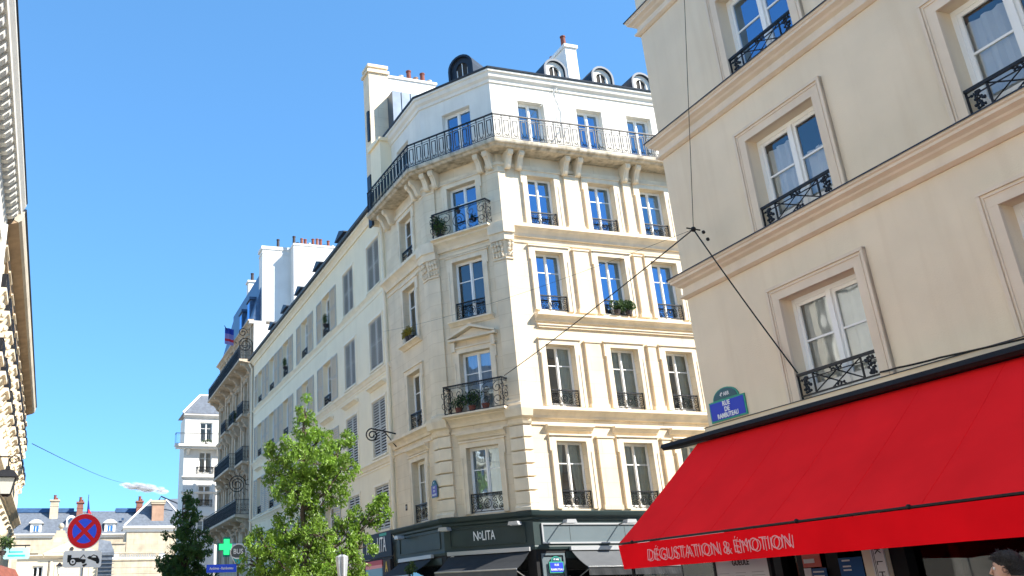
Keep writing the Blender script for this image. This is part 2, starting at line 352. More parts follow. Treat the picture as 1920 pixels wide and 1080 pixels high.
def plant(name, M, label, cat, m='leaf_pot', w=.5, h=.35, n=260, pots=(('pot_dark', .12, .16),), group=None, flower=None, size=.06):
    t = thing(name, M, label, cat, group); rng = random.Random(int(w*1000+h*77)); np_ = len(pots)
    for i, (pm, pr, ph) in enumerate(pots):
        q = MB(); x = (i-(np_-1)/2)*w/max(1, np_); q.loft([[(x+r*math.cos(j*math.pi/5), r*math.sin(j*math.pi/5), z) for j in range(10)] for r, z in ((pr*.7, 0), (pr, ph*.9), (pr*1.08, ph*.9), (pr*1.08, ph))])
        part('pot', q, pm, t, M)
    q = MB(); base = pots[0][2] if pots else 0
    for i in range(6): leaves(q, (rng.uniform(-.35, .35)*w, rng.uniform(-.05, .05), base+h*rng.uniform(.25, .7)), h*.45, n//6, size, rng, (w/h*.5, .6, .9))
    for i in range(5): x = rng.uniform(-.3, .3)*w; q.tube([(x, 0, base*.6), (x*1.2, 0, base+h*.5)], .006, 4)
    part('foliage', q, m, t, M)
    if flower:
        q = MB()
        for i in range(14): q.sphere((rng.uniform(-.5, .5)*w, -.08, base+h*rng.uniform(.1, .8)), .025, 5, 3)
        part('flowers', q, flower, t, M)
    return t
# ================================================================ SETTING: ground, road, pavement
g = MB(); g.poly([(-3000, -3000, 0), (3000, -3000, 0), (3000, 3000, 0), (-3000, 3000, 0)])
meta(part('ground', g, 'pavement', None, Matrix()), kind='structure')
HS = R_(-17.2); dS = Vector((math.sin(HS), math.cos(HS), 0)); nS = Vector((math.cos(HS), -math.sin(HS), 0))
def SP(a, b, z=0): p = dS*a+nS*b; return (p.x, p.y, z)
g = MB(); g.poly([SP(-60, 1.2, .004), SP(-60, 7.2, .004), SP(95, 7.2, .004), SP(95, 1.2, .004)]); meta(part('road', g, 'asphalt', None, Matrix()), kind='structure')
for (a0, a1, b0, b1) in ((-60, 60, -2.1, 1.2), (-60, 15.5, 7.2, 11.1), (28.5, 78, 7.2, 12.4)):
    g = MB(); q = [SP(a0, b0), SP(a0, b1), SP(a1, b1), SP(a1, b0)]
    g.loft([q, [(x, y, .14) for x, y, z in q]]); meta(part('pavement', g, 'pavement', None, Matrix()), kind='structure')
g = MB(); rn = random.Random(5)
# ================================================================ CORNER BUILDING
A = (5.6476, 30.4812); B = (3.1215, 32.5137); S0 = (1.6875, 36.6735)
FM = frame(*A, R_(72.25)); FC = frame(*B, R_(128.82)); FN = frame(*S0, R_(160.98))
dM = (math.sin(R_(72.25)), math.cos(R_(72.25))); ME = (A[0]+dM[0]*11, A[1]+dM[1]*11)
LC = math.dist(A, B); LN = math.dist(B, S0)
FA = Matrix.Translation((A[0], A[1], 0))
cb = thing('corner_building', FA, 'tall pale limestone corner building with an iron balcony round its top and a dark shopfront', 'building')
def rel(p): return (p[0]-A[0], p[1]-A[1])
PATH = [rel(S0), rel(B), rel(A), rel(ME)]
ROWS = [(4.35, 6.5), (7.65, 9.78), (11.0, 13.2), (14.18, 16.18)]
MX = [1.12, 3.66, 5.9, 8.3]; CX, CW = LC-2.22, 1.27; NX, NW = 1.78, 1.28
for F, x0, x1, hs in ((FM, 0, 11, [(x, x+1.12) for x in MX]), (FC, 0, LC, [(CX, CX+CW)]), (FN, 0, LN, [(NX, NX+NW)])):
    q = MB(); wall(q, x0, x1, 4.2, 17.0, [(a, b, c, d) for a, b in hs for c, d in ROWS]); part('wall', q, 'limestone', cb, F)
    q = MB(); wall(q, x0, x1, 17.0, 20.42, [(a, b, 17.2, 19.38) for a, b in hs]); part('attic_wall', q, 'white_render', cb, F)
    for a, b in hs:
        for r, (c, d) in enumerate(ROWS):
            q = MB(); j = .17; e = .07; p = .075
            q.box(a-j, a, -p, .02, c, d); q.box(b, b+j, -p, .02, c, d); q.box(a-j, b+j, -p-.003, .02, d, d+j)
            for sx0, sx1 in ((a-j-e, a-j), (b+j, b+j+e)): q.box(sx0, sx1, -p+.004, .02, d-.32, d+j-.004)
            q.box(a-j-e-.03, b+j+e+.03, -p-.05, .02, d+j+.002, d+j+.05)
            q.box(a-j-.03, a-j+.03, -p-.02, .015, c, d-.33); q.box(b+j-.03, b+j+.03, -p-.02, .015, c, d-.33)
            part('window_surround', q, 'limestone_trim', cb, F)
# panels between the windows of the long face
for r, (c, d) in enumerate(ROWS):
    for a, b in ((2.66, 3.26), (5.18, 5.5), (7.42, 7.9), (9.9, 10.6)):
        q = MB(); q.box(a, b, -.10, .02, c+.12, d+.12); q.box(a-.05, b+.05, -.13, .02, c-.03, c+.118); q.box(a-.04, b+.04, -.13, .02, d+.122, d+.18)
        part('wall_panel', q, 'limestone', cb, FM)
# mouldings that wrap the corner
def band(prof, path=PATH, m='limestone_trim', name='cornice'):
    q = MB(); sweep(q, path, prof); return part(name, q, m, cb, FA)
def cornice(z, o, h): return [(-.02, z-h), (o*.25, z-h), (o*.35, z-h*.75), (o*.6, z-h*.5), (o*.85, z-h*.35), (o, z-h*.3), (o, z), (-.02, z+.02)]
band(cornice(7.58, .30, .34)); band([(-.02, 7.02), (.05, 7.02), (.05, 7.1), (-.02, 7.12)])
band(cornice(14.12, .34, .42)); band([(-.02, 13.48), (.04, 13.48), (.06, 13.56), (-.02, 13.58)])
band([(-.02, 16.45), (.05, 16.45), (.08, 16.55), (-.02, 16.57)])
PM = [(dM[0]*.86, dM[1]*.86), rel(ME)]
for z, o, h in ((10.85, .27, .26),):
    q = MB(); sweep(q, PM, cornice(z, o, h)); part('cornice', q, 'limestone_trim', cb, FA)
for z, o in ((10.38, .07),):
    q = MB(); q.box(.95, 11, -o, .02, z, z+.07); q.box(.9, 11, -o-.04, .02, z+.072, z+.11); part('cornice', q, 'limestone_trim', cb, FM)
for x in MX:                                                   # hoods over the first-floor windows of the long face
    q = MB(); q.prism(cornice(7.02, .2, .2), x-.32, x+1.44); part('window_hood', q, 'limestone_trim', cb, FM)
for F, x0, x1 in ((FC, CX-.3, CX+CW+.3), (FN, NX-.3, NX+NW+.3)):
    q = MB(); q.prism(cornice(7.0, .2, .22), x0, x1); part('window_hood', q, 'limestone_trim', cb, F)
q = MB(); q.prism(cornice(10.95, .22, .16), CX-.28, CX+CW+.28); part('window_sill', q, 'limestone_trim', cb, FC)
q = MB(); q.prism(cornice(10.95, .26, .16), NX-.3, NX+NW+.3); part('window_sill', q, 'limestone_trim', cb, FN)
q = MB(); xm = CX+CW/2; hw = CW/2+.34                           # pediment under the sill, above the second-floor window
q.flat([(xm-hw, 10.22), (xm+hw, 10.22), (xm+hw, 10.3), (xm-hw, 10.3)], -.24, .02)
q.flat([(xm-hw, 10.303), (xm-hw, 10.36), (xm, 10.74), (xm, 10.64)], -.26, .02); q.flat([(xm+hw, 10.303), (xm, 10.64), (xm, 10.74), (xm+hw, 10.36)], -.257, .02)
q.flat([(xm-hw+.1, 10.303), (xm+hw-.1, 10.303), (xm, 10.62)], -.05, .02)
q.box(xm-hw+.1, xm-hw+.24, -.16, .02, 9.85, 10.2); q.box(xm+hw-.24, xm+hw-.1, -.16, .02, 9.85, 10.2)
part('pediment', q, 'limestone_trim', cb, FC)
# pilasters on both corners
def along(p, F, x): v = F @ Vector((x, 0, 0)); return (v.x-A[0], v.y-A[1])
PA = [along(0, FC, LC-.46), rel(A), along(0, FM, .24)]; PB = [along(0, FN, LN-.42), rel(B), along(0, FC, .46)]
for pth in (PA, PB):
    q = MB(); z = 4.3
    sweep(q, pth, [(-.02, z), (.2, z), (.2, z+.1), (.16, z+.14), (.16, z+.2), (-.02, z+.2)]); z += .205
    while z < 6.7: sweep(q, pth, [(-.02, z), (.10, z), (.12, z+.02), (.12, z+.36), (.10, z+.38), (-.02, z+.38)]); z += .42
    sweep(q, pth, [(-.02, z), (.16, z), (.2, z+.08), (-.02, z+.1)])
    sweep(q, pth, [(-.02, 7.0), (.12, 7.0), (.16, 7.2), (.3, 7.26), (.36, 7.5), (.36, 7.6), (-.02, 7.62)])
    part('pilaster', q, 'limestone_trim', cb, FA)
    q = MB()
    sweep(q, pth, [(-.02, 7.62), (.16, 7.62), (.16, 7.72), (.12, 7.78), (.12, 7.86), (-.02, 7.86)])
    sweep(q, pth, [(-.02, 7.865), (.09, 7.865), (.09, 12.78), (-.02, 12.78)]); sweep(q, pth, [(-.02, 12.785), (.13, 12.79), (.13, 12.85), (-.02, 12.855)])
    part('pilaster', q, 'limestone', cb, FA)
    q = MB(); sweep(q, pth, [(-.02, 12.86), (.09, 12.86), (.11, 13.2), (.17, 13.42), (.17, 13.46), (.26, 13.46), (.28, 13.6), (.3, 13.7), (.36, 13.72), (.36, 14.14), (-.02, 14.14)])
    rng = random.Random(2); pts = []
    for i in range(len(pth)-1):
        a, b = Vector(pth[i]), Vector(pth[i+1]); n = Vector(((b-a).y, -(b-a).x)).normalized(); k = max(2, int((b-a).length/.11))
        for j in range(k): pts.append((a+(b-a)*((j+.5)/k), n))
    for p, n in pts:
        for r, (zz, o, s) in enumerate(((12.95, .12, .055), (13.16, .15, .06), (13.34, .2, .06))):
            c = p+n*(o+rng.uniform(-.01, .02)); q.sphere((c.x, c.y, zz+rng.uniform(-.02, .02)), s, 6, 4, (1, 1, 1.5))
            t_ = Vector((-n.y, n.x))*.05; c2 = c+n*.05; q.tube([(c.x, c.y, zz), (c2.x, c2.y, zz+.07), (c2.x+t_.x, c2.y+t_.y, zz+.05)], [.03, .03, .012], 5)
    part('capital', q, 'limestone_trim', cb, FA)
    q = MB(); sweep(q, pth, [(-.02, 14.16), (.12, 14.16), (.12, 14.3), (.08, 14.32), (.08, 16.4), (.14, 16.46), (.14, 16.56), (-.02, 16.58)])
    part('pilaster', q, 'limestone', cb, FA)
    q = MB(); sweep(q, pth, [(.079, 16.2), (.11, 16.2), (.11, 16.24), (.079, 16.24)]); part('pilaster_panel', q, 'limestone_trim', cb, FA)
q = MB(); q.box(.22, .7, -.05, .02, 4.3, 4.42); q.box(.24, .68, -.04, .02, 7.6, 7.75); part('pilaster', q, 'limestone_trim', cb, FM)
# top balcony: brackets, slab, railing
def bracket(F, x, w=.2):
    q = MB(); prof = [(0, 16.95), (.52, 16.95), (.54, 16.84), (.49, 16.75), (.43, 16.73), (.36, 16.64), (.30, 16.5), (.27, 16.4), (.22, 16.33), (.12, 16.3), (0, 16.37)]
    q.prism(prof, x, x+w); q.prism([(o+.012, z-.01) for o, z in prof[1:-1]]+[(0, 16.42), (0, 16.94)], x+w*.3, x+w*.7)
    part('balcony_bracket', q, 'limestone_trim', cb, F)
for x in (.22, .68, 2.58, 3.12, 5.15, 5.62, 7.5, 8.0, 10.0): bracket(FM, x)
for x in (.12, .52, LC-.72, LC-.32): bracket(FC, x)
for x in (.5, 1.1, LN-.75, LN-.35): bracket(FN, x)
band([(-.02, 16.95), (.62, 16.95), (.66, 16.97), (.7, 17.02), (.78, 17.04), (.8, 17.08), (.8, 17.18), (.78, 17.2), (-.02, 17.2)], m='balcony_stone', name='balcony_slab')
def rail_path(path, z0, h, name='balcony_railing', root=cb, M=FA, off=.72):
    P_ = [Vector(p) for p in path]; pts = []
    for i, p in enumerate(P_):
        ns = []
        for a, b in ((i-1, i), (i, i+1)):
            if a >= 0 and b < len(P_): d = (P_[b]-P_[a]).normalized(); ns.append(Vector((d.y, -d.x)))
        n = ns[0] if len(ns) == 1 else (ns[0]+ns[1])/(1+ns[0].dot(ns[1])); pts.append(p+n*off)
    for a, b in zip(pts, pts[1:]):
        L = (b-a).length; d = (b-a)/L; ang = math.atan2(d.y, d.x); q = MB()
        q.box(0, L, -.03, .03, h-.045, h); q.box(0, L, -.012, .012, .06, .08); q.box(0, L, -.01, .01, h-.15, h-.135)
        n = max(1, round(L/.36)); s = L/n
        for k in range(n):
            x = (k+.5)*s; a_ = s*.25
            q.box(x-s*.5-.014, x-s*.5+.014, -.014, .014, .08, h-.04)
            for xx in (x-a_, x+a_): q.box(xx-.015, xx+.015, -.013, .013, .3, h-.22)
            q.box(x-a_, x+a_, -.0105, .0105, h-.245, h-.22)
            q.tube([(x-a_, 0, .3), (x-a_*.5, 0, .2), (x, 0, .17), (x+a_*.5, 0, .2), (x+a_, 0, .3)], .012, 4)
            scroll(q, x-a_*.9, .14, .06, 1.1, 0, 1, 0, .011, 9); scroll(q, x+a_*.9, .14, .06, 1.1, math.pi, -1, 0, .011, 9); q.sphere((x, 0, .13), .02, 5, 3)
            if k % 5 == 0: q.box(x-s*.5-.014, x-s*.5+.014, -.014, .014, 0, h)
        q.box(L-.016, L+.016, -.016, .016, 0, h+.02)
        part(name, q, 'iron', root, M @ Matrix.Translation((a.x, a.y, z0)) @ Matrix.Rotation(ang, 4, 'Z'))
rail_path(PATH, 17.2, 1.02)
# attic cornice, gutter, roof
band([(-.02, 19.98), (.05, 20.0), (.07, 20.12), (.16, 20.2), (.2, 20.34), (.26, 20.38), (.26, 20.46), (-.02, 20.48)], m='white_render', name='attic_cornice')
band([(.1, 20.47), (.3, 20.47), (.32, 20.53), (.1, 20.56)], m='zinc_dark', name='gutter')
q = MB(); sweep(q, PATH, [(.08, 20.5), (-.9, 21.3), (-3, 22.0), (-3.0, 20.4)]); part('roof', q, 'zinc', cb, FA)
for F, (hs), gl, cur in ((FM, MX, 'glass_sky', ('side', 'curtain_white')), ):
    for i, x in enumerate(hs):
        rowsty = [('glass_clear', ('full', 'curtain_green')), ('glass_clear', (('right', 'curtain_green'), ('full', 'curtain_green'), ('vee', 'curtain_green'), ('side', 'curtain_white'))[i]), ('glass_sky', (None, None, ('full', 'curtain_white'), None)[i]), ('glass_sky', (None, None, None, None)[i])]
        if i in (1, 2): rowsty[3] = ('glass_sky' if i == 1 else 'glass_pale', ('right', 'curtain_white'))
        if i == 0: rowsty[0] = ('glass_clear', ('vee', 'curtain_green'))
        for r, (c, d) in enumerate(ROWS):
            window(cb, F, x, c, 1.12, d-c, .24, (.68,), .1, 'white_paint', rowsty[r][1], rowsty[r][0], .042)
            guard(cb, F, x+.01, c+.02, 1.1, .56, 'scroll', .03)
        window(cb, F, x, 17.2, 1.12, 2.18, .24, (.68,), .1, 'white_paint', ('side', 'curtain_white') if i % 2 else ('full', 'curtain_white'), 'glass_sky' if i == 1 else 'glass_pale')
for F, x, wd in ((FC, CX, CW), (FN, NX, NW)):
    for r, (c, d) in enumerate(ROWS):
        gl = ('glass_pale', 'glass_pale', 'glass_clear', 'glass_sky')[r] if F is FC else 'glass_clear'
        cu = (('full', 'curtain_white'), ('full', 'curtain_white'), None, None)[r] if F is FC else (('side', 'curtain_white'), None, None, None)[r]
        window(cb, F, x, c, wd, d-c, .2, (.66,), .1, 'white_paint', cu, gl, .048)
        if F is FC and r in (1, 3): guard(cb, F, x-.52, c-.03, wd+1.08, 1.0, 'scroll', 0, .42, 'balcony_railing')
        elif F is FN and r == 2: pass
        else: guard(cb, F, x+.01, c+.02, wd-.02, .62, 'scroll', .03)
    window(cb, F, x, 17.2, wd, 2.3-.12, .22, (.68,), .1, 'white_paint', None, 'glass_sky')
q = MB(); q.prism([(0, 7.44), (.5, 7.56), (.5, 7.62), (0, 7.62)], .4, LC-.35); part('balcony_slab', q, 'limestone_trim', cb, FC)
q = MB(); q.prism([(0, 14.0), (.5, 14.1), (.5, 14.16), (0, 14.16)], .4, LC-.35); part('balcony_slab', q, 'limestone_trim', cb, FC)
# floors and dark rooms behind the openings
def inset_poly(o): 
    mb = MB(); sweep(mb, PATH, [(-.46, 0), (-.46, 0)], False); n = 2; return [mb.v[i*2] for i in range(4)]
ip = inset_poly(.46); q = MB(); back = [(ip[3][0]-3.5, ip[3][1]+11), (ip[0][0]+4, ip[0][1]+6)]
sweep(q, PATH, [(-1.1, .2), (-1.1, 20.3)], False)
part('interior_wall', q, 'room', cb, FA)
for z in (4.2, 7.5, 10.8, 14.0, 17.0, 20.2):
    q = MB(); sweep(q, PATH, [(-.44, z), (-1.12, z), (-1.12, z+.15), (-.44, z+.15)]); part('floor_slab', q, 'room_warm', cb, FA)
q = MB(); q.box(.5, 11, 3.0, 8, 0, 21.5); part('core', q, 'white_render', cb, FM)
# dormers of the long face
def dormer_arch(root, F, x, z, w, h, y=.8, face='white_render', hood='zinc_dark', depth=1.5):
    q = MB(); r = w/2; n = 10
    arc = [(x+r*math.cos(math.pi*i/n), z+h-r+r*math.sin(math.pi*i/n)) for i in range(n+1)]
    o = w*.27; inner = [(x+o*math.cos(math.pi*i/n), z+h-r+o*math.sin(math.pi*i/n)) for i in range(n+1)]
    outer = [(x+r, z)]+arc+[(x-r, z)]; inn = [(x+o, z+.12)]+inner+[(x-o, z+.12)]
    k = len(q.v)
    for yy in (y, y+.12):
        for (a, b) in outer: q.v.append((a, yy, b))
        for (a, b) in inn: q.v.append((a, yy, b))
    m_ = len(outer)
    for i in range(m_-1):
        for off_ in (0, 2*m_): pass
        q.f += [(k+i, k+i+1, k+m_+i+1, k+m_+i), (k+2*m_+i, k+2*m_+m_+i, k+2*m_+m_+i+1, k+2*m_+i+1), (k+m_+i, k+m_+i+1, k+3*m_+i+1, k+3*m_+i), (k+i, k+2*m_+i, k+2*m_+i+1, k+i+1)]
    q.box(x-r, x+r, y, y+.12, z, z+.1)
    d = part('dormer', q, face, root, F)
    q = MB(); r3 = r+.09
    outp = [(x+r3, z-.1)]+[(x+r3*math.cos(math.pi*i/n), z+h-r+r3*math.sin(math.pi*i/n)) for i in range(n+1)]+[(x-r3, z-.1)]
    inp = [(x+r+.002, z-.1)]+[(x+(r+.002)*math.cos(math.pi*i/n), z+h-r+(r+.002)*math.sin(math.pi*i/n)) for i in range(n+1)]+[(x-r-.002, z-.1)]
    rr = []
    for i in range(len(outp)): rr.append([(outp[i][0], y-.12, outp[i][1]), (outp[i][0], y+depth, outp[i][1]), (inp[i][0], y+depth, inp[i][1]), (inp[i][0], y-.12, inp[i][1])])
    q.loft(rr); part('dormer_hood', q, hood, d, F)
    q = MB(); q.flat([(x-o*.98, z+.12), (x+o*.98, z+.12)]+inner[1:-1], y+.07, y+.1); part('pane', q, 'room', d, F)
    q = MB(); q.box(x-o, x-o+.035, y+.04, y+.066, z+.12, z+h-r); q.box(x+o-.035, x+o, y+.04, y+.066, z+.12, z+h-r); q.box(x-.014, x+.014, y+.04, y+.066, z+.12, z+h-r+o*.95); part('window_frame', q, 'white_paint', d, F)
for x in (3.42, 5.6, 7.5): dormer_arch(cb, FM, x, 20.75, .86, 1.2)
dormer_arch(cb, FC, LC-1.6, 20.75, .98, 1.4, face='zinc_dark')
# chimneys
def pots(root, F, items, y):
    for x, z, r, h, m, yy in items:
        q = MB(); q.loft([[(x+rr*math.cos(i*math.pi/5), yy+rr*math.sin(i*math.pi/5), zz) for i in range(10)] for rr, zz in ((r, z), (r*.85, z+h*.9), (r*1.05, z+h*.9), (r*1.05, z+h))]); part('chimney_pot', q, m, root, F)
q = MB(); q.box(5.55, 6.1, 3.0, 5.6, 20, 24.45); q.box(5.48, 6.17, 2.93, 5.67, 24.452, 24.6); q.box(4.7, 5.55, 3.4, 4.6, 20, 22.9); ch = part('chimney', q, 'bright_render', cb, FM)
pots(ch, FM, [(5.3-.1+.5, 24.6, .12, .62, 'terracotta', 3.3), (5.95, 24.6, .13, .22, 'terracotta', 3.4), (5.8, 24.6, .12, .3, 'terracotta', 4.5), (4.95, 22.9, .13, .7, 'terracotta', 3.6), (5.25, 22.9, .13, .35, 'pot_dark', 3.6)], 3)
FP = frame(*S0, R_(-19.02+90))    # plane across the end of the narrow face
q = MB(); q.box(-.42, .5, .02, .75, 17.0, 24.6); q.box(-.5, .58, -.06, .83, 24.4, 24.55); q.box(-.46, .54, -.02, .79, 24.7, 24.85); q.box(-.4, .48, .04, .73, 24.55, 24.7); part('chimney', q, 'limestone', cb, FP)
q = MB(); q.box(.5, 2.95, .1, .72, 17.5, 24.3); q.box(.5, 3.03, .04, .78, 24.302, 24.42); ch = part('chimney', q, 'bright_render', cb, FP)
pots(ch, FP, [(1.35, 24.42, .12, .28, 'pot_cream', .4), (1.75, 24.42, .12, .62, 'terracotta', .4), (2.1, 24.42, .12, .3, 'plaster_red', .4), (2.45, 24.42, .12, .6, 'terracotta', .4), (2.8, 24.42, .12, .26, 'pot_cream', .4)], 0)
q = MB(); q.flat([(.45, 21.3), (2.4, 21.3), (2.1, 23.2), (.45, 23.2)], -.6, .08)
for x in (.9, 1.35, 1.8): q.box(x-.015, x+.015, -.63, -.6, 21.3, 23.18)
part('zinc_panel', q, 'zinc', cb, FP)
q = MB(); q.box(-.5, .4, -1.2, 0, 17.2, 20.2); q.prism([(-.1, 20.2), (1.3, 20.2), (1.35, 20.32), (-.1, 20.5)], -.6, .5); part('party_wall', q, 'cream_render', cb, FP)
q = MB(); q.box(-.52, -.42, .1, .5, 16.8, 19.2); q.box(-.5, -.43, .1, .3, 20.9, 22.4); part('flashing', q, 'zinc_dark', cb, FP)
# antenna rods and thin cables on the long attic wall
q = MB()
for x in (2.72, 2.80, 2.88): q.tube([(x, -.12, 17.9), (x, -.12, 20.3-.2*(x-2.7))], .012, 4)
q.tube([(2.05, -.1, 19.2), (2.85, -.14, 20.1)], .016, 4); q.tube([(2.88, -.12, 20.1), (3.1, -.14, 19.3), (3.05, -.14, 18.7)], .014, 4); q.tube([(2.5, -.72, 17.6), (3.1, -.3, 18.6)], .02, 4)
part('conduit', q, 'grey_paint', cb, FM)
# downpipe between the two buildings
q = MB(); q.tube([(-.12, -.1, 4.0), (-.12, -.1, 17.0), (.1, -.25, 17.3), (.1, -.3, 17.8)], .075, 8)
for z in (6.5, 9, 11.5, 14): q.tube([(-.12, -.1, z), (-.12, -.1, z+.09)], .095, 8)
part('downpipe', q, 'cream_trim', cb, FN)
# ---- ground-floor shopfront
q = MB(); sweep(q, PATH, [(-.3, .2), (.10, .2), (.10, 3.12), (-.3, 3.12)]); part('shopfront_base', q, 'shop_black', cb, FA)
q = MB(); sweep(q, PATH, [(-.1, 3.12), (.14, 3.12), (.16, 3.2), (.14, 3.24), (.14, 3.98), (.2, 4.02), (.2, 4.08), (.3, 4.14), (.34, 4.24), (.34, 4.27), (-.1, 4.29)]); fa = part('fascia', q, 'shop_green', cb, FA)
def frame_rect(q, x0, x1, z0, z1, t, y0, y1): q.box(x0, x1, y0, y1, z0, z0+t); q.box(x0, x1, y0, y1, z1-t, z1); q.box(x0, x0+t, y0+.002, y1, z0+t, z1-t); q.box(x1-t, x1, y0+.002, y1, z0+t, z1-t)
q = MB(); frame_rect(q, .2, LC-.2, 3.34, 3.92, .035, -.17, -.13); part('fascia_moulding', q, 'shop_green', fa, FC)
q = MB(); frame_rect(q, .45, LN-.25, 3.34, 3.92, .035, -.17, -.13); part('fascia_moulding', q, 'shop_green', fa, FN)
q = MB(); frame_rect(q, .2, 9.5, 3.28, 3.9, .05, -.19, -.13); part('fascia_moulding', q, 'lamp_grey', fa, FM)
q = MB(); q.box(.25, 9.45, -.15, -.12, 3.33, 3.85)
part('fascia_panel', q, 'shop_grey', fa, FM)
for x in (1.2, 3.2): 
    q = MB(); q.box(x-.003, x+.003, -.155, -.15, 3.33, 3.85); part('fascia_joint', q, 'shop_black', fa, FM)
text('N', .42, 'lettering_white', fa, FC, LC-2.03, 3.63, -.15, .66, bold=.0015); text('O', .28, 'lettering_white', fa, FC, LC-1.87, 3.64, -.15, .6, bold=.0015)
text('LITA', .42, 'lettering_white', fa, FC, LC-1.56, 3.63, -.15, .58, bold=.0015)
# shop bays under the fascia
for F, x0, x1 in ((FM, 1.0, 4.6), (FM, 5.2, 9.3), (FC, .25, LC-.25), (FN, .7, LN-.3)):
    q = MB(); q.box(x0, x1, -.06-.06, -.102, 2.85, 3.05); part('shop_transom', q, 'shop_green', cb, F)
    q = MB(); q.box(x0, x1, -.115, -.1, .5, 2.8); part('shop_window', q, 'glass_mid', cb, F)
q = MB(); frame_rect(q, .12, .92, .3, 3.0, .06, -.16, -.1); q.box(.2, .84, -.12, -.1, .4, 2.9); part('shop_pilaster', q, 'shop_grey', cb, FM)
# ---- sign lamps over the fascia
LG = 'spotlights over the dark fascia'
def spot(F, x, z, lab, out=.75):
    t = thing('spotlight', at(F, x, -.2, z), lab, 'spotlight', LG); M = at(F, x, 0, z)
    q = MB(); q.tube([(0, -.18, .02), (0, -out, .06)], .018, 5); part('arm', q, 'iron', t, M)
    q = MB(); q.flat([(-.19, 0), (.19, 0), (.15, .11), (-.15, .11)], -out-.14, -out+.12); part('lamp_head', q, 'lamp_grey', t, M)
    q = MB(); q.box(-.14, .14, -out-.1, -out+.08, -.012, -.002); part('lamp_glass', q, 'sign_white', t, M)
spot(FC, LC-.38, 3.86, 'grey spotlight to the right of the white shop name', .45); spot(FC, .22, 3.86, 'grey spotlight to the left of the white shop name', .45)
spot(FM, .85, 3.84, 'grey spotlight on the sunlit fascia, the one nearer the building corner', .8); spot(FM, 3.0, 3.84, 'grey spotlight on the sunlit fascia, the one nearer the red awning', .8)
spot(FN, 1.2, 3.86, 'grey spotlight on the shaded fascia left of the corner panel', .45)
# ---- dark awnings of the corner shop
def small_awning(F, x0, x1, lab, m='awning_black', z1=3.1, z0=2.55, out=1.1, frill='awning_grey'):
    t = thing('shop_awning', at(F, x0, -.14, z1), lab, 'awning', 'dark awnings of the corner shop'); M = F
    q = MB(); n = 14; top = []; bot = []
    q.loft([[(x0+(x1-x0)*i/n, -.16-(out-.16)*k/4, z1+(z0-z1)*k/4-.05*math.sin(k/4*math.pi)) for i in range(n+1)] for k in range(5)], False, False)
    q.loft([[(x0+(x1-x0)*i/n, -.16-(out-.16)*k/4, z1+(z0-z1)*k/4-.05*math.sin(k/4*math.pi)-.006) for i in range(n+1)] for k in range(5)], False, False); part('canopy', q, m, t, M)
    q = MB(); n = 40; q.loft([[(x0+(x1-x0)*i/n, -out-.012*math.sin(i*1.1)*k, z0-.02-.22*k) for i in range(n+1)] for k in (0, 1)], False, False); part('valance', q, frill, t, M)
    q = MB(); q.box(x0-.03, x1+.03, -.26, -.145, z1-.02, z1+.1); part('cassette', q, 'lamp_grey', t, M)
    q = MB(); q.tube([(x0, -out, z0), (x1, -out, z0)], .025, 6); q.tube([(x0+.1, -.2, z0-.3), (x0+.1, -out, z0)], .018, 5); q.tube([(x1-.1, -.2, z0-.3), (x1-.1, -out, z0)], .018, 5); part('frame', q, 'steel', t, M)
small_awning(FC, .15, LC-.1, 'dark folding awning under the white shop name on the corner panel')
small_awning(FM, 1.15, 4.4, 'grey sunlit awning beside the blue and green plate on the pilaster', 'awning_grey', frill='awning_black')
small_awning(FN, .5, LN-.9, 'black awning left of the corner, above the round hanging plant')
# ================================================================ SHUTTERED BUILDING
dSv = (math.sin(R_(-17.18)), math.cos(R_(-17.18))); LS = 28.5
SE = (S0[0]+dSv[0]*LS, S0[1]+dSv[1]*LS); FS = frame(*SE, R_(162.82))
sb = thing('shuttered_building', FS, 'long cream building with rows of grey louvred shutters behind the light green tree', 'building')
SC = [1.68, 5.5, 9.45, 13.95, 18.6, 22.5, 26.2]; SW = [1.72, 1.68, 1.5, 1.5, 1.5, 1.5, 1.4]
SR = [(4.4, 6.12), (7.3, 9.6), (10.95, 13.1), (14.5, 16.65)]
hs = [(LS-c-w_/2, LS-c+w_/2, a, b) for c, w_ in zip(SC, SW) for a, b in SR]
q = MB(); wall(q, 0, LS, 0, 17.75, hs, .3, .3); part('wall', q, 'cream_render', sb, FS)
q = MB(); q.box(.1, LS-.1, .9, 1.0, .2, 17.5); part('interior_wall', q, 'room', sb, FS)
for z in (4.1, 7.0, 10.6, 14.1, 17.6): q = MB(); q.box(.1, LS-.05, .31, .9, z, z+.12); part('floor_slab', q, 'room_warm', sb, FS)
def sm(name, q, m='cream_trim'): return part(name, q, m, sb, FS)
for z, o, h in ((14.36, .1, .12), (10.78, .14, .2), (7.15, .16, .24), (17.9, .3, .3)):
    q = MB(); q.prism(cornice(z, o, h), 0, LS); sm('cornice', q)
for z in (14.0, 10.45, 6.8): q = MB(); q.box(0, LS, -.03, .01, z, z+.06); sm('cornice', q)
q = MB(); q.prism([(.2, 17.9), (.42, 17.92), (.46, 18.02), (.3, 18.08), (.2, 18.08)], -.1, LS+.15); sm('gutter', q, 'zinc_dark')
q = MB(); q.prism([(.25, 18.05), (-2.4, 19.9), (-5, 20.3), (-5, 17.9)], 0, LS+.05); sm('roof', q, 'slate')
SHC = {}
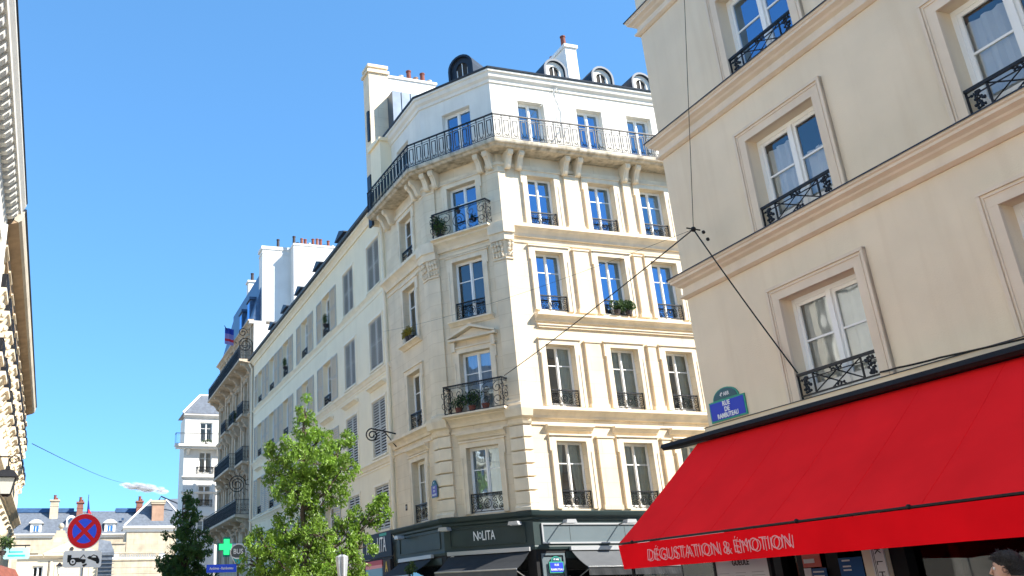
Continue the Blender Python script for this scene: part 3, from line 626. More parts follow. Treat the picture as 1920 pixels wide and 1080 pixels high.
def shutter_mesh(w, h):
    k = (round(w, 2), round(h, 2))
    if k in SHC: return SHC[k]
    q = MB(); s = .06; q.box(0, s, 0, .04, 0, h); q.box(w-s, w, 0, .04, 0, h); q.box(s, w-s, .003, .037, 0, s); q.box(s, w-s, .003, .037, h-s, h); q.box(s, w-s, .003, .037, h*.5-.04, h*.5+.04)
    n = int(h/.12)
    for i in range(n):
        z = s+(h-2*s)*(i+.5)/n
        if abs(z-h*.5) < .07: continue
        q.loft([[(x, .002, z-.036), (x, .012, z-.04), (x, .036, z+.02), (x, .026, z+.026)] for x in (s, w-s)])
    SHC[k] = q.mesh('shutter', 'shutter_pale'); return SHC[k]
def shutter(x, z, w, h, y=-.05):
    o = part('shutter', shutter_mesh(w, h), None, sb, at(FS, x, y, z))
    if y > 0: q = MB(); q.box(.02, w-.02, .05, .06, .02, h-.02); part('shutter_shade', q, 'room', o, at(FS, x, y, z))
    return o
for ci, (c, w_) in enumerate(zip(SC, SW)):
    for ri, (a, b) in enumerate(SR):
        x = LS-c-w_/2; h = b-a
        if ci < 2: shutter(x+.01, a, w_/2-.015, h, .012); shutter(x+w_/2+.005, a, w_/2-.015, h, .012)
        else:
            sw = w_*.72; ww = w_
            shutter(x-sw-.02, a, sw, h); shutter(x+w_+.02, a, sw, h)
        if ci >= 2 or ri == 0: window(sb, FS, x, a, w_, h, .22, (.33, .66), .05, 'white_paint', (None, ('side', 'curtain_white'))[ci % 2], 'glass_mid')
        if ci >= 2 and ri: guard(sb, FS, x+.02, a+.02, w_-.04, .5, 'scroll', .04)
        if ri == 1:
            q = MB(); q.prism(cornice(10.22, .22, .14), x-.22, x+w_+.22); sm('window_hood', q)
        q = MB(); q.box(x-.12, x+w_+.12, -.04, .01, b+.002, b+.1); q.box(x-.1, x, -.035, .01, a, b); q.box(x+w_, x+w_+.1, -.035, .01, a, b); q.box(x-.06, x+w_+.06, -.09, .01, a-.07, a-.002); sm('window_surround', q)
for i, c in enumerate((6.9, 11.4, 15.7, 19.4, 23.2)):      # dormers with little gabled roofs
    x = LS-c; q = MB(); q.box(x-.62, x-.5, .3, 1.6, 18.1, 18.95); q.box(x+.5, x+.62, .3, 1.6, 18.1, 18.95); q.box(x-.5, x+.5, .3, 1.6, 18.75, 18.95); d = part('dormer', q, 'zinc_dark', sb, FS)
    q = MB(); q.flat([(x-.82, 18.93), (x+.82, 18.93), (x+.82, 18.98), (x, 19.28), (x-.82, 18.98)], .02, 2.0); part('dormer_roof', q, 'zinc_dark', d, FS)
    q = MB(); frame_rect(q, x-.5, x+.5, 18.1, 18.75, .07, .36, .4); q.box(x-.03, x+.03, .362, .4, 18.17, 18.68); part('window_frame', q, 'white_paint', d, FS)
    q = MB(); q.box(x-.45, x+.45, .42, .45, 18.1, 18.7); part('pane', q, 'glass_sky' if i else 'orange_cloth', d, FS)
q = MB(); q.tube([(-.12, -.12, 4), (-.12, -.12, 17.4), (-.2, -.3, 17.8)], .07, 8); part('downpipe', q, 'cream_trim', sb, FS)
# ================================================================ BROWN BALCONIED BUILDING
BE = (S0[0]+dSv[0]*43, S0[1]+dSv[1]*43); FB = frame(*BE, R_(162.82)); LB = 14.2
bb = thing('balconied_building', FB, 'tan stone building with ornate black balconies and a blue slate roof beyond the shuttered one', 'building')
def bp(name, q, m='tan_trim', root=None): return part(name, q, m, root or bb, FB)
bx = [1.6, 5.0, 8.6, 12.0]; BR = [(4.6, 6.6), (8.0, 10.4), (11.5, 13.8), (14.9, 16.9), (18.5, 20.3)]
hs = [(x-.6, x+.6, a, b) for x in bx for a, b in BR]
q = MB(); wall(q, 0, LB, 0, 20.9, hs, .3, .4); bp('wall', q, 'tan_stone')
q = MB(); q.box(.05, LB-.05, .9, 1.0, .2, 20.8); bp('interior_wall', q, 'room')
q = MB(); q.box(-.02, 0, .0, 9, 0, 20.9); bp('side_wall', q, 'tan_stone')
for z, o, h in ((7.2, .2, .3), (11.1, .25, .3), (14.4, .25, .3), (21.1, .4, .35)): q = MB(); q.prism(cornice(z, o, h), -.1, LB); bp('cornice', q)
q = MB(); q.prism([(.3, 21.12), (.05, 21.2), (-1.1, 25.6), (-1.1, 21)], -.05, LB-.3); q.prism([(-1.0, 25.6), (-4.5, 26.6), (-4.5, 21.5), (-1.0, 21.5)], -.05, LB-.3); bp('roof', q, 'slate_blue')
for x in bx:
    for a, b in BR:
        window(bb, FB, x-.6, a, 1.2, b-a, .25, (.7,), .1, 'white_paint', ('side', 'curtain_white'), 'glass_mid')
        q = MB(); q.box(x-.82, x-.6, -.09, .01, a, b); q.box(x+.6, x+.82, -.09, .01, a, b); q.box(x-.85, x+.85, -.095, .01, b, b+.2); q.prism(cornice(b+.42, .28, .2), x-.95, x+.95)
        q.box(x-.9, x-.75, -.2, .01, b-.1, b+.2); q.box(x+.75, x+.9, -.2, .01, b-.1, b+.2)
        for k in range(3): q.sphere((x+(k-1)*.3, -.12, b+.1), .12, 6, 4)
        bp('window_surround', q)
for x in (.3, 3.3, 6.8, 10.3, 13.6): q = MB(); q.box(x-.2, x+.2, -.1, .01, 7.3, 20.8); bp('pilaster', q, 'tan_stone')
def balc(x0, x1, z, out, ry=.95, n=4, rail=True):
    q = MB(); q.prism([(0, z-.3), (out*.85, z-.16), (out, z-.14), (out, z), (0, z)], x0, x1); b = bp('balcony_slab', q)
    for k in range(n):
        x = x0+.3+(x1-x0-.8)*k/max(1, n-1); q = MB(); q.prism([(0, z-.95), (.12, z-.95), (.3, z-.8), (.35, z-.5), (out*.8, z-.4), (out*.85, z-.25), (0, z-.2)], x, x+.22)
        for j in range(4): q.sphere((x+.11, -.15-.1*j, z-.8+.12*j), .12, 6, 4)
        bp('balcony_bracket', q)
    part('balcony_railing', guard_mesh(x1-x0-.08, ry, 'dense', out-.06), None, bb, at(FB, x0+.04, 0, z))
balc(-.6, LB-.1, 7.55, 1.1, 1.0, 6); balc(3.4, 10.2, 11.15, .95, 1.0, 4); balc(10.7, 13.6, 11.15, .6, 1.0, 2); balc(4.0, 6.2, 14.45, .6, .9, 2); balc(7.6, 9.8, 14.45, .6, .9, 2); balc(11.0, 13.3, 14.45, .6, .9, 2)
balc(-.5, LB, 18.15, 1.0, 1.0, 7)
q = MB()                                                  # spiral iron screen between two balconies
scroll(q, 0, 0, .62, 2.6, 0, 1, 0, .03, 40)
for i in range(14): a = i*2*math.pi/14; q.tube([(.6*math.cos(a), 0, .6*math.sin(a)), (.85*math.cos(a), 0, .85*math.sin(a))], .02, 4)
part('iron_screen', q, 'iron', bb, at(FB, LB-.25, -.95, 9.5) @ Matrix.Rotation(R_(90), 4, 'Z'))
q = MB(); scroll(q, 0, 0, .55, 2.2, 0, 1, 0, .03, 34); scroll(q, -.2, .9, .35, 1.5, 0, 1, 0, .03, 20); q.tube([(.6, 0, -.8), (.6, 0, 1.9)], .03, 4)
part('iron_screen', q, 'iron', bb, at(FB, LB-.1, -.55, 19.2) @ Matrix.Rotation(R_(90), 4, 'Z'))
q = MB(); q.box(LB-.35, LB+.02, .02, 9, .1, 17.5); q.box(LB-.35, LB+.02, .02, 9, 17.5, 20.8); q.box(LB-.33, LB+.05, -.3, .9, 20.8, 21.0); q.box(LB-.34, LB, .6, 9, 21.0, 24.2); bp('party_wall', q, 'bright_render')
q = MB(); q.box(LB-1.2, LB+.06, .62, 3.0, 21.02, 26.6); q.box(LB-1.25, LB+.12, .52, 3.0, 26.6, 26.85); q.box(LB-1.22, LB+.09, .57, 3.0, 26.25, 26.35); c1 = bp('chimney', q, 'bright_render')
q = MB(); q.box(LB-1.2, LB+1.1, 2.75, 6.2, 15.0, 26.7); q.box(LB-1.25, LB+1.15, 2.7, 6.25, 26.7, 26.85); q.box(LB+1.1, LB+1.13, 3.6, 6.0, 22.1, 22.16); c2 = bp('chimney', q, 'bright_render')
pots(c2, FB, [(LB+.6-.1*(i % 2), 26.85, .12, (.75, .3, .62, .62, .3, .7, .7, .72, .25, .65, .25)[i], ('pot_dark', 'pot_dark', 'brick', 'terracotta', 'pot_cream', 'terracotta', 'brick', 'terracotta', 'pot_dark', 'terracotta', 'pot_cream')[i], 2.9+i*.3) for i in range(11)], 0)
pots(c1, FB, [(LB-.4, 26.85, .12, .8, 'pot_dark', 1.9)], 0)
q = MB(); q.box(5.0, 5.8, 1.2, 2.6, 24, 26.9); q.box(4.9, 5.9, 1.1, 2.7, 26.9, 27.05); c3 = bp('chimney', q, 'bright_render'); pots(c3, FB, [(5.3, 27.05, .14, .8, 'pot_dark', 1.6)], 0)
for x in (8.6, 11.8):
    q = MB(); q.box(x-.55, x+.55, .1, 1.3, 21.6, 23.2); q.box(x-.7, x+.7, .0, 1.4, 23.2, 23.4); d = bp('dormer', q, 'slate_blue'); q = MB(); q.box(x-.4, x+.4, .07, .1, 21.75, 23.05); bp('pane', q, 'glass_sky', d)
q = MB(); q.box(LB-4, LB-.36, .15, .5, 4.5, 6.6); bp('shop_awning_box', q, 'white_render')
# flag on the roof edge
t = thing('rooftop_flag', Matrix.Translation((-9.1, 69.4, 20.9)), 'small pale blue and lilac flag flying from the blue slate roof edge', 'flag')
q = MB(); q.tube([(.75, .3, -.6), (-.55, 0, 1.35)], .03, 5); part('pole', q, 'iron', t, t.matrix_basis.copy())
for i, (m, z0, z1) in enumerate((('flag_blue', .75, 1.2), ('flag_lilac', .35, .75), ('flag_red', .15, .35), ('flag_lilac', -.1, .15))):
    q = MB(); q.loft([[(-.5+.7*k/8, .06*math.sin(k*1.2), z+(-.2*k/8)) for k in range(9)] for z in (z0, z1)], False, False); part('stripe', q, m, t, t.matrix_basis.copy())
# ================================================================ WHITE BUILDING FAR DOWN THE STREET
FW = frame(-14.98, 83.67, R_(72.25)); wb = thing('white_building', FW, 'far white building with a slate roof and thin top balcony, left of the tan one', 'building')
WR = [(7.5, 9.04), (10.16, 12.0), (13.0, 14.92), (15.75, 17.56)]
q = MB(); wall(q, 0, 9, 0, 18.0, [(x, x+1.15, a, b) for x in (1.35, 4.3, 7) for a, b in WR], .2, .3); part('wall', q, 'bright_render', wb, FW)
q = MB(); q.poly([(0, 0, 0), (0, 3, 0), (0, 3, 18), (0, 0, 18)]); q.box(.1, 8.9, .7, .8, .2, 17.9); part('side_wall', q, 'white_render', wb, FW)
for z, o, h in ((18.25, .3, .3), (12.75, .22, .25), (11.45, .18, .2), (9.3, .1, .1)): q = MB(); q.prism(cornice(z, o, h), -.15, 9.1); part('cornice', q, 'bright_render', wb, FW)
q = MB(); q.loft([[(-.25, -.25, 18.3), (9, -.25, 18.3), (9, 3.4, 18.3), (-.25, 3.4, 18.3)], [(1.5, 1.5, 20.3), (9, 1.5, 20.3), (9, 2, 20.3), (1.5, 2, 20.3)]]); part('roof', q, 'slate', wb, FW)
q = MB(); q.tube([(-.25, -.25, 18.35), (1.5, 1.5, 20.35)], .1, 5); q.tube([(1.5, 1.5, 20.35), (9, 1.5, 20.35)], .1, 5); part('roof_ridge', q, 'sign_white', wb, FW)
q = MB(); q.box(-.9, 9, -.75, 0, 15.3, 15.5); q.box(-.8, 9, -.6, 0, 15.12, 15.297); part('balcony_slab', q, 'bright_render', wb, FW)
part('balcony_railing', guard_mesh(9.6, .95, 'plain2', .7), None, wb, at(FW, -.85, 0, 15.5))
q = MB(); [q.box(-.85+i*.16, -.83+i*.16, -.71, -.69, 15.5, 16.4) for i in range(60)]; part('balusters', q, 'steel', wb, FW)
for x in (.2, 2.9, 3.4): q = MB(); q.prism([(0, 14.6), (.3, 14.9), (.6, 15.1), (0, 15.1)], x, x+.25); part('balcony_bracket', q, 'bright_render', wb, FW)
for x in (1.35, 4.3, 7):
    for i, (a, b) in enumerate(WR):
        window(wb, FW, x, a, 1.15, b-a, .15, (.7,), .08, 'white_paint', None if i == 3 else ('side', 'curtain_white'), 'glass_sky' if i in (0, 3) else 'glass_mid')
        if i in (1, 2): guard(wb, FW, x-.2, a, 1.55, .6, 'scroll', -.05)
    for c in (x-.35, x+1.3): q = MB(); q.box(c, c+.2, -.08, .01, 10.1, 12.2); part('pilaster', q, 'bright_render', wb, FW)
    q = MB(); q.flat([(x-.5, 9.36), (x+1.65, 9.36), (x+.57, 9.85)], -.2, .01); part('pediment', q, 'bright_render', wb, FW)
q = MB(); q.box(3.2, 3.9, 2.0, 3.2, 20, 21.6); q.box(3.1, 4.0, 1.9, 3.3, 21.6, 21.75); c4 = part('chimney', q, 'bright_render', wb, FW); pots(c4, FW, [(3.4, 21.75, .12, .7, 'pot_dark', 2.4), (3.7, 21.75, .12, .4, 'pot_dark', 2.9)], 0)
plant('balcony_plant', at(FW, 1.9, -.45, 15.5), 'low green plants along the balcony of the far white building', 'plant', w=1.3, h=.35, n=180, size=.12)
# ================================================================ MANSION AT THE END OF THE STREET
FMn = frame(-51.38, 151.53, R_(74), -0.838) @ Matrix.Scale(1.5238, 4); mn = thing('mansion', FMn, 'long low mansion with slate roof, dormers and brick chimneys closing the street', 'building')
q = MB(); wall(q, -4, 19, 0, 9.3, [(x, x+.9, 5.6, 7.6) for x in (.4, 3, 5.6, 8.2, 10.6, 13)], .2, .3); part('wall', q, 'old_stone', mn, FMn)
q = MB(); q.box(-4, 19, .6, .7, .2, 9.2); part('interior_wall', q, 'room', mn, FMn)
for z in (9.5,): q = MB(); q.prism(cornice(z, .35, .4), -4, 19); part('cornice', q, 'bright_render', mn, FMn)
q = MB(); q.prism([(.3, 9.5), (-2.6, 12.0), (-7, 12.0), (-7, 9.3)], -4, 19); part('roof', q, 'slate', mn, FMn)
for x0, x1 in ((-4, 4.5), (8.9, 15)): q = MB(); q.prism([(-2.3, 11.85), (-2.9, 12.35), (-6, 12.4), (-6, 11.8)], x0, x1); part('roof', q, 'slate_blue', mn, FMn)
for x in (.85, 8.3):
    q = MB(); q.box(x-.55, x-.3, -.1, 1.5, 9.5, 10.55); q.box(x+.3, x+.55, -.1, 1.5, 9.5, 10.55); q.box(x-.3, x+.3, -.1, 1.5, 10.35, 10.55); q.flat([(x-.75, 10.553), (x+.75, 10.553), (x+.4, 10.85), (x, 10.95), (x-.4, 10.85)], -.25, 1.6); d = part('dormer', q, 'bright_render', mn, FMn)
    q = MB(); q.box(x-.3, x+.3, .02, .05, 9.55, 10.35); part('pane', q, 'glass_sky', d, FMn); q = MB(); q.box(x-.03, x+.03, -.02, .018, 9.55, 10.35); frame_rect(q, x-.3, x+.3, 9.55, 10.35, .05, -.015, .015); part('window_frame', q, 'white_paint', d, FMn)
q = MB(); q.disc(4.3, 10.9, .5, .5, 1.5, 20); q.box(3.8, 4.8, .52, 1.6, 10.2, 10.9); d = part('dormer', q, 'bright_render', mn, FMn); q = MB(); q.disc(4.3, 10.85, .28, .42, .49, 16); part('pane', q, 'slate_blue', d, FMn)
for x, m, w_, z1 in ((2.45, 'old_stone', .42, 13.2), (5.1, 'brick', .32, 13.0), (11.35, 'brick', .32, 13.1)):
    q = MB(); q.box(x-w_, x+w_, 1.6, 2.6, 10.5, z1-.25); q.box(x-w_-.1, x+w_+.1, 1.5, 2.7, z1-.25, z1-.1); q.box(x-w_-.03, x+w_+.03, 1.57, 2.63, z1-.8, z1-.7); c5 = part('chimney', q, m, mn, FMn); pots(c5, FMn, [(x, z1-.1, .16, .5, 'terracotta', 2.0), (x+.2, z1-.1, .12, .25, 'terracotta', 2.2)], 0)
for x in (6.4, 9.6, 6.9): q = MB(); q.box(x-.12, x+.12, .9, 1.1, 10.9, 11.15); part('skylight', q, 'slate_blue', mn, FMn)
t = thing('flagpole', at(FMn, 5.85, .5, 10.3), 'slim furled red and blue flag on a pole above the round traffic sign', 'flag'); M = at(FMn, 5.85, .5, 10.3)
q = MB(); q.tube([(0, 0, 0), (.05, 0, 3.2)], .035, 5); part('pole', q, 'iron', t, M); q = MB(); q.tube([(.1, 0, 1.1), (.16, 0, 1.6), (.06, 0, 2.6)], [.24, .12, .04], 6); part('flag', q, 'flag_blue', t, M)
q = MB(); q.tube([(.1, -.05, .7), (.25, -.05, 1.1), (.14, -.05, 1.75)], [.3, .3, .04], 6); part('flag', q, 'flag_red', t, M)
# pavilion with a hipped roof
FPv = frame(-33.02, 141.19, R_(74), -0.922) @ Matrix.Scale(1.5761, 4); pv = thing('pavilion', FPv, 'plain stone pavilion with hipped slate roof and big plastered chimney beside the mansion', 'building')
q = MB(); wall(q, -.1, 8, 0, 8.8, [], .2); q.poly([(-.1, 0, 0), (-.1, 7, 0), (-.1, 7, 8.8), (-.1, 0, 8.8)]); part('wall', q, 'old_stone', pv, FPv)
q = MB(); q.prism(cornice(9.15, .35, .5), -.5, 8.2); part('cornice', q, 'bright_render', pv, FPv)
q = MB(); q.loft([[(-.4, -.3, 9.15), (8, -.3, 9.15), (8, 6, 9.15), (-.4, 6, 9.15)], [(2.1, 2, 11.7), (5.2, 2, 11.9), (5.2, 4, 11.9), (2.1, 4, 11.7)]]); part('roof', q, 'slate', pv, FPv)
q = MB(); q.tube([(-.4, -.3, 9.2), (2.1, 2, 11.75)], .08, 5); q.tube([(5.5, -.3, 9.2), (3.4, 2, 11.9)], .08, 5); q.tube([(8, -.3, 9.2), (5.2, 2, 11.9)], .08, 5); part('roof_ridge', q, 'sign_white', pv, FPv)
q = MB(); q.box(2.1, 3.2, .1, 1.0, 9.1, 11.15); c6 = part('chimney', q, 'plaster_red', pv, FPv); q = MB(); q.box(2.0, 3.3, .0, 1.1, 11.15, 11.3); q.box(1.95, 3.35, -.05, 1.15, 11.3, 11.5); part('chimney_cap', q, 'old_stone', c6, FPv)
q = MB(); q.tube([(2.7, .5, 11.5), (2.9, .5, 11.9), (4.6, .5, 11.2)], .07, 5); part('stove_pipe', q, 'zinc_dark', pv, FPv)
q = MB(); q.box(-1.6, -.15, -.05, 3, 0, 7.6); q.box(-1.7, -.15, -.15, 3, 7.6, 7.75); q.box(-1.2, -.6, -.09, -.049, 6.3, 7.2); part('side_wing', q, 'old_stone', pv, FPv)
t = thing('garden_wall', at(FPv, -1.4, -3, 0), 'low courtyard wall with a white balustrade on top in front of the pavilion', 'wall'); M = at(FPv, -1.4, -3, 0)
q = MB(); q.box(0, 6, 0, .4, 0, 6.0)
for z in (3.9, 4.4, 4.9, 5.4): q.box(0, 6, -.02, 0, z, z+.06)
part('wall', q, 'old_stone', t, M)
q = MB(); q.box(-.05, 6.05, -.08, .48, 6.0, 6.12); q.box(-.05, 6.05, -.08, .48, 6.6, 6.72)
part('coping', q, 'old_stone', t, M); q = MB()
for i in range(20): q.cyl((.7+i*.16, .2, 6.12), .05, .48, 6)
q.box(.0, .55, .0, .4, 6.121, 6.599); q.box(4.1, 4.6, .0, .4, 6.121, 6.599); part('balustrade', q, 'sign_white', t, M)
# gateway
FG = frame(-35.76, 106.14, R_(76), -0.960) @ Matrix.Scale(1.6000, 4); gt = thing('gateway', FG, 'stone gateway with pediment and ball-topped steps behind the traffic sign', 'gateway')
q = MB(); wall(q, -.6, 4.7, 0, 5.3, [(.45, 1.15, 2.8, 4.8), (2.35, 3.75, 0, 4.05)], .2, .4); part('wall', q, 'limestone', gt, FG)
q = MB(); q.box(-.6, 4.7, .8, .9, .1, 5.2); part('interior_wall', q, 'room_warm', gt, FG)
q = MB(); q.prism(cornice(5.5, .25, .25), -.7, 1.1); q.prism(cornice(5.5, .3, .25), 1.15, 4.75); q.flat([(1.1, 5.503), (4.8, 5.503), (4.8, 5.6), (2.95, 6.42), (1.1, 5.6)], -.28, .2); q.box(1.6, 1.75, -.04, 0, 2.5, 5.2); part('pediment', q, 'limestone_trim', gt, FG)
q = MB(); q.flat([(1.55, 5.603), (4.35, 5.603), (2.95, 6.24)], -.30, -.281); part('tympanum', q, 'limestone', gt, FG); q = MB(); q.disc(2.95, 5.85, .13, -.34, -.301, 16); part('roundel', q, 'room', gt, FG)
q = MB(); z = 5.55; n = 8
for i in range(n): hw = 1.02-.105*i; q.box(2.05-hw, 2.05+hw, .3+.08*i, 2.3-.08*i, z, z+.2); z += .2
q.sphere((2.05, 1.3, z+.33), .2, 12, 8); q.cyl((2.05, 1.3, z), .12, .2, 10, .08); part('stepped_top', q, 'old_stone', gt, FG)
window(gt, FG, .45, 2.8, .7, 2.0, .15, (.3, .66), .1, 'white_paint', None, 'glass_mid')
q = MB(); q.prism(cornice(5.2, .1, .1), 2.1, 4.0); frame_rect(q, 1.9, 4.25, 2.9, 4.9, .06, -.03, 0); part('moulding', q, 'limestone_trim', gt, FG)
q = MB(); q.box(4.75, 5.7, -.1, 2.5, 0, 5.4); q.box(4.7, 5.8, -.2, 2.6, 5.4, 5.6); q.loft([[(4.7, -.2, 5.6), (5.8, -.2, 5.6), (5.8, 2.6, 5.6), (4.7, 2.6, 5.6)], [(4.7, .3, 6.5), (5.5, .3, 6.35), (5.5, 2.0, 6.35), (4.7, 2.0, 6.5)]])
for i in range(7): q.box(4.73, 5.83, -.24+.0, -.1, 3.6+.25*i, 3.63+.25*i)
part('dark_annex', q, 'slate', gt, FG)
# gateway wall lantern
t = thing('street_lantern', at(FG, 1.5, -.1, 3.8), 'small black lantern on a scrolled arm on the gateway beside the arched window', 'lantern'); M = at(FG, 1.5, 0, 3.6)
q = MB(); q.tube([(0, 0, 0), (.5, -.5, .15), (.75, -.7, .6)], .03, 5); q.tube([(0, 0, -.5), (0, 0, 1.5)], .03, 5); part('arm', q, 'iron', t, M)
q = MB(); q.loft([[(.75+r*math.cos(i*math.pi/3), -.7+r*math.sin(i*math.pi/3), z) for i in range(6)] for r, z in ((.1, .6), (.2, 1.1))]); part('lamp_glass', q, 'lamp_glass', t, M); q = MB(); q.cyl((.75, -.7, 1.1), .26, .25, 6, .04); part('lamp_cap', q, 'iron', t, M)
# ================================================================ LEFT SIDE BUILDINGS
WL = -2.1; FL = frame(*SP(0, WL)[:2], HS)
lw = thing('dentilled_building', FL, 'near white building at the far left edge with a long bracketed roof cornice', 'building')
def lp(name, q, m, root): return part(name, q, m, root, FL)
hs = [(x, x+1.2, a, b) for x in [-26+3.1*i for i in range(17)] if x < 23 for a, b in ((3.6, 5.3), (6.3, 8.0), (8.9, 10.5))]
q = MB(); wall(q, -30, 24.6, 0, 11.2, hs, .2, .3); lp('wall', q, 'left_white', lw)
q = MB(); q.box(-30, 24.6, .7, .8, .1, 11); q.box(24.5, 24.6, .0, 8, 0, 12.2); lp('interior_wall', q, 'room', lw)
for a, b, c, d in hs:
    if a < 6: continue
    window(lw, FL, a, c, 1.2, d-c, .15, (.5,), .06, 'white_paint', ('side', 'curtain_white'), 'glass_mid')
    q = MB(); q.box(a-.14, a, -.05, .01, c, d); q.box(b-.0, b+.14, -.05, .01, c, d) if False else q.box(b, b+.14, -.05, .01, c, d); q.prism(cornice(d+.25, .14, .12), a-.2, b+.2); lp('window_surround', q, 'left_white', lw)
    if c > 6: guard(lw, FL, a, c, 1.2, .5, 'scroll', -.03)
q = MB(); q.prism([(0, 10.9), (.08, 10.9), (.1, 11.25), (.15, 11.4), (.15, 11.72), (.48, 11.74), (.5, 11.82), (.58, 11.95), (.6, 12.06), (0, 12.1)], -30, 24.55); lp('cornice', q, 'left_white', lw)
q = MB(); q.prism([(.595, 12.02), (.62, 12.03), (.62, 12.09), (.3, 12.2), (-4, 14.5), (-4, 12.1), (.3, 12.08)], -30, 24.5); lp('roof', q, 'zinc_dark', lw)
q = MB()
for i in range(92): x = -15+i*.43; q.prism([(.14, 11.48), (.3, 11.5), (.4, 11.6), (.44, 11.735), (.14, 11.735)], x, x+.2)
lp('modillions', q, 'left_white', lw)
q = MB(); q.tube([(24.3, -.12, 0), (24.3, -.12, 11.3)], .09, 6); lp('downpipe', q, 'white_render', lw)
FL2 = at(FL, 24.8, 0, 0); l2 = thing('stone_terrace', FL2, 'long beige stone building on the left with rows of small consoled balconies in sunlight', 'building')
E2 = 28.8
hs = [(x-.42, x+.42, a, b) for x in [1.4+2.2*i for i in range(13)] for a, b in ((3.4, 5.2), (6.55, 7.9), (8.5, 9.6), (10.0, 11.0))]
q = MB(); wall(q, 0, E2, 0, 11.3, hs, .2, .3); part('wall', q, 'left_stone', l2, FL2)
q = MB(); q.box(0, E2, .7, .8, .1, 11); q.box(E2-.05, E2, 0.0, 8, 0, 11.2); part('interior_wall', q, 'room', l2, FL2)
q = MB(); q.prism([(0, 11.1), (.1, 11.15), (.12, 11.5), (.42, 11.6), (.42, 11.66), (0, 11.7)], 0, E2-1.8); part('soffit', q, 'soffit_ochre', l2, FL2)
q = MB(); q.prism([(.42, 11.6), (.5, 11.66), (.54, 11.8), (.56, 11.93), (.3, 11.93), (.3, 11.66)], -.01, E2-1.79); part('cornice', q, 'left_stone', l2, FL2)
q = MB(); q.prism([(.5, 11.92), (.6, 11.93), (.6, 12.0), (.3, 12.08), (-4, 14), (-4, 11.3), (.1, 11.75)], 0, E2-1.8); part('roof', q, 'zinc_dark', l2, FL2)
q = MB(); q.prism(cornice(6.2, .32, .28), 0, E2+.2); q.prism(cornice(8.25, .1, .1), 0, E2); part('cornice', q, 'left_stone', l2, FL2)
for x in [1.4+2.2*i for i in range(13)]:
    for z, o in ((8.15, .34), (9.95, .26)):
        q = MB(); q.prism([(0, z-.28), (.1, z-.28), (o*.8, z-.1), (o, z-.08), (o, z+.02), (0, z+.02)], x-.62, x+.62)
        for s in (-.5, .3): q.prism([(0, z-.6), (.1, z-.55), (.14, z-.38), (o*.8, z-.2), (0, z-.1)], x+s, x+s+.2); q.sphere((x+s+.1, -.15, z-.45), .1, 6, 4)
        part('balcony_console', q, 'limestone_trim', l2, FL2)
        q = MB(); q.box(x-.6, x+.6, -o, -o+.03, z+.02, z+.06); q.box(x-.6, x+.6, -o, -o+.03, z+.38, z+.42)
        for k in range(11): q.box(x-.58+k*.112, x-.55+k*.112, -o+.002, -o+.028, z+.06, z+.38)
        q.box(x-.6, x-.57, -o+.03, 0, z+.02, z+.42); q.box(x+.57, x+.6, -o+.03, 0, z+.02, z+.42); part('balcony_railing', q, 'iron', l2, FL2)
    for a, b in ((3.4, 5.2), (6.55, 7.9), (8.5, 9.6), (10.0, 11.0)):
        window(l2, FL2, x-.42, a, .84, b-a, .15, (.6,), .06, 'white_paint', None, 'glass_mid')
        q = MB(); q.prism(cornice(b+.22, .16, .14), x-.6, x+.6); q.box(x-.54, x-.42, -.06, .01, a, b); q.box(x+.42, x+.54, -.06, .01, a, b); part('window_surround', q, 'limestone_trim', l2, FL2)
# ================================================================ RIGHT BUILDING
R0 = (6.463, 16.7997); dR = Vector((math.sin(R_(-17.04)), math.cos(R_(-17.04)))); FR = frame(*R0, R_(162.96))
rb = thing('beige_building', FR, 'smooth beige rendered building filling the right side above the red awning', 'building')
RH = [2.33, 6.3, 10.3, 14.3, 18.3, 22.3]; RR = [(4.45, 6.1), (7.35, 9.03), (10.33, 12.0), (13.3, 15.0)]
hs = [(x, x+1.6, a, b) for x in RH for a, b in RR]
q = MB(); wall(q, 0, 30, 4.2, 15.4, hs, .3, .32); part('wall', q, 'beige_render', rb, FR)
q = MB(); q.box(.3, 30, 1.2, 1.3, 0, 15.3); part('interior_wall', q, 'room', rb, FR)
for z in (4.2, 7.0, 10.0, 13.0, 15.3): q = MB(); q.box(.02, 30, .33, 1.2, z-.1, z+.1); part('floor_slab', q, 'room_warm', rb, FR)
dMv = Vector(dM); RQ = Vector(R0)+dMv*22
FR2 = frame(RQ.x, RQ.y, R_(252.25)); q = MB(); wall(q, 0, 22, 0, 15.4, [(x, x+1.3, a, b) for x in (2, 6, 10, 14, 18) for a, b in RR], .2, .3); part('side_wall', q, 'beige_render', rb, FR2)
q = MB(); q.box(.3, 21.6, 1.0, 1.1, 0, 15.3); part('interior_wall', q, 'room', rb, FR2)
for x in (2, 6, 10, 14, 18):
    for a, b in RR: window(rb, FR2, x, a, 1.3, b-a, .2, (.45,), .06, 'white_paint', ('full', 'curtain_white'), 'glass_mid')
RP = [(RQ.x-R0[0], RQ.y-R0[1]), (0, 0), (-dR.x*30, -dR.y*30)]; FRA = Matrix.Translation((R0[0], R0[1], 0))
def rband(prof, m='beige_trim', name='cornice'): q = MB(); sweep(q, RP, prof); part(name, q, m, rb, FRA)
for z in (7.31, 10.27, 13.23):
    rband([(-.02, z), (.21, z-.03), (.21, z-.07), (.185, z-.09), (.185, z-.13), (.12, z-.17), (.10, z-.2), (.035, z-.24), (.04, z-.36), (.09, z-.38), (.09, z-.42), (.03, z-.46), (-.02, z-.46)])
    rband([(-.02, z+.012), (.23, z-.018), (.23, z-.04), (.21, z-.028), (-.02, z+.003)], 'zinc_dark', 'flashing')
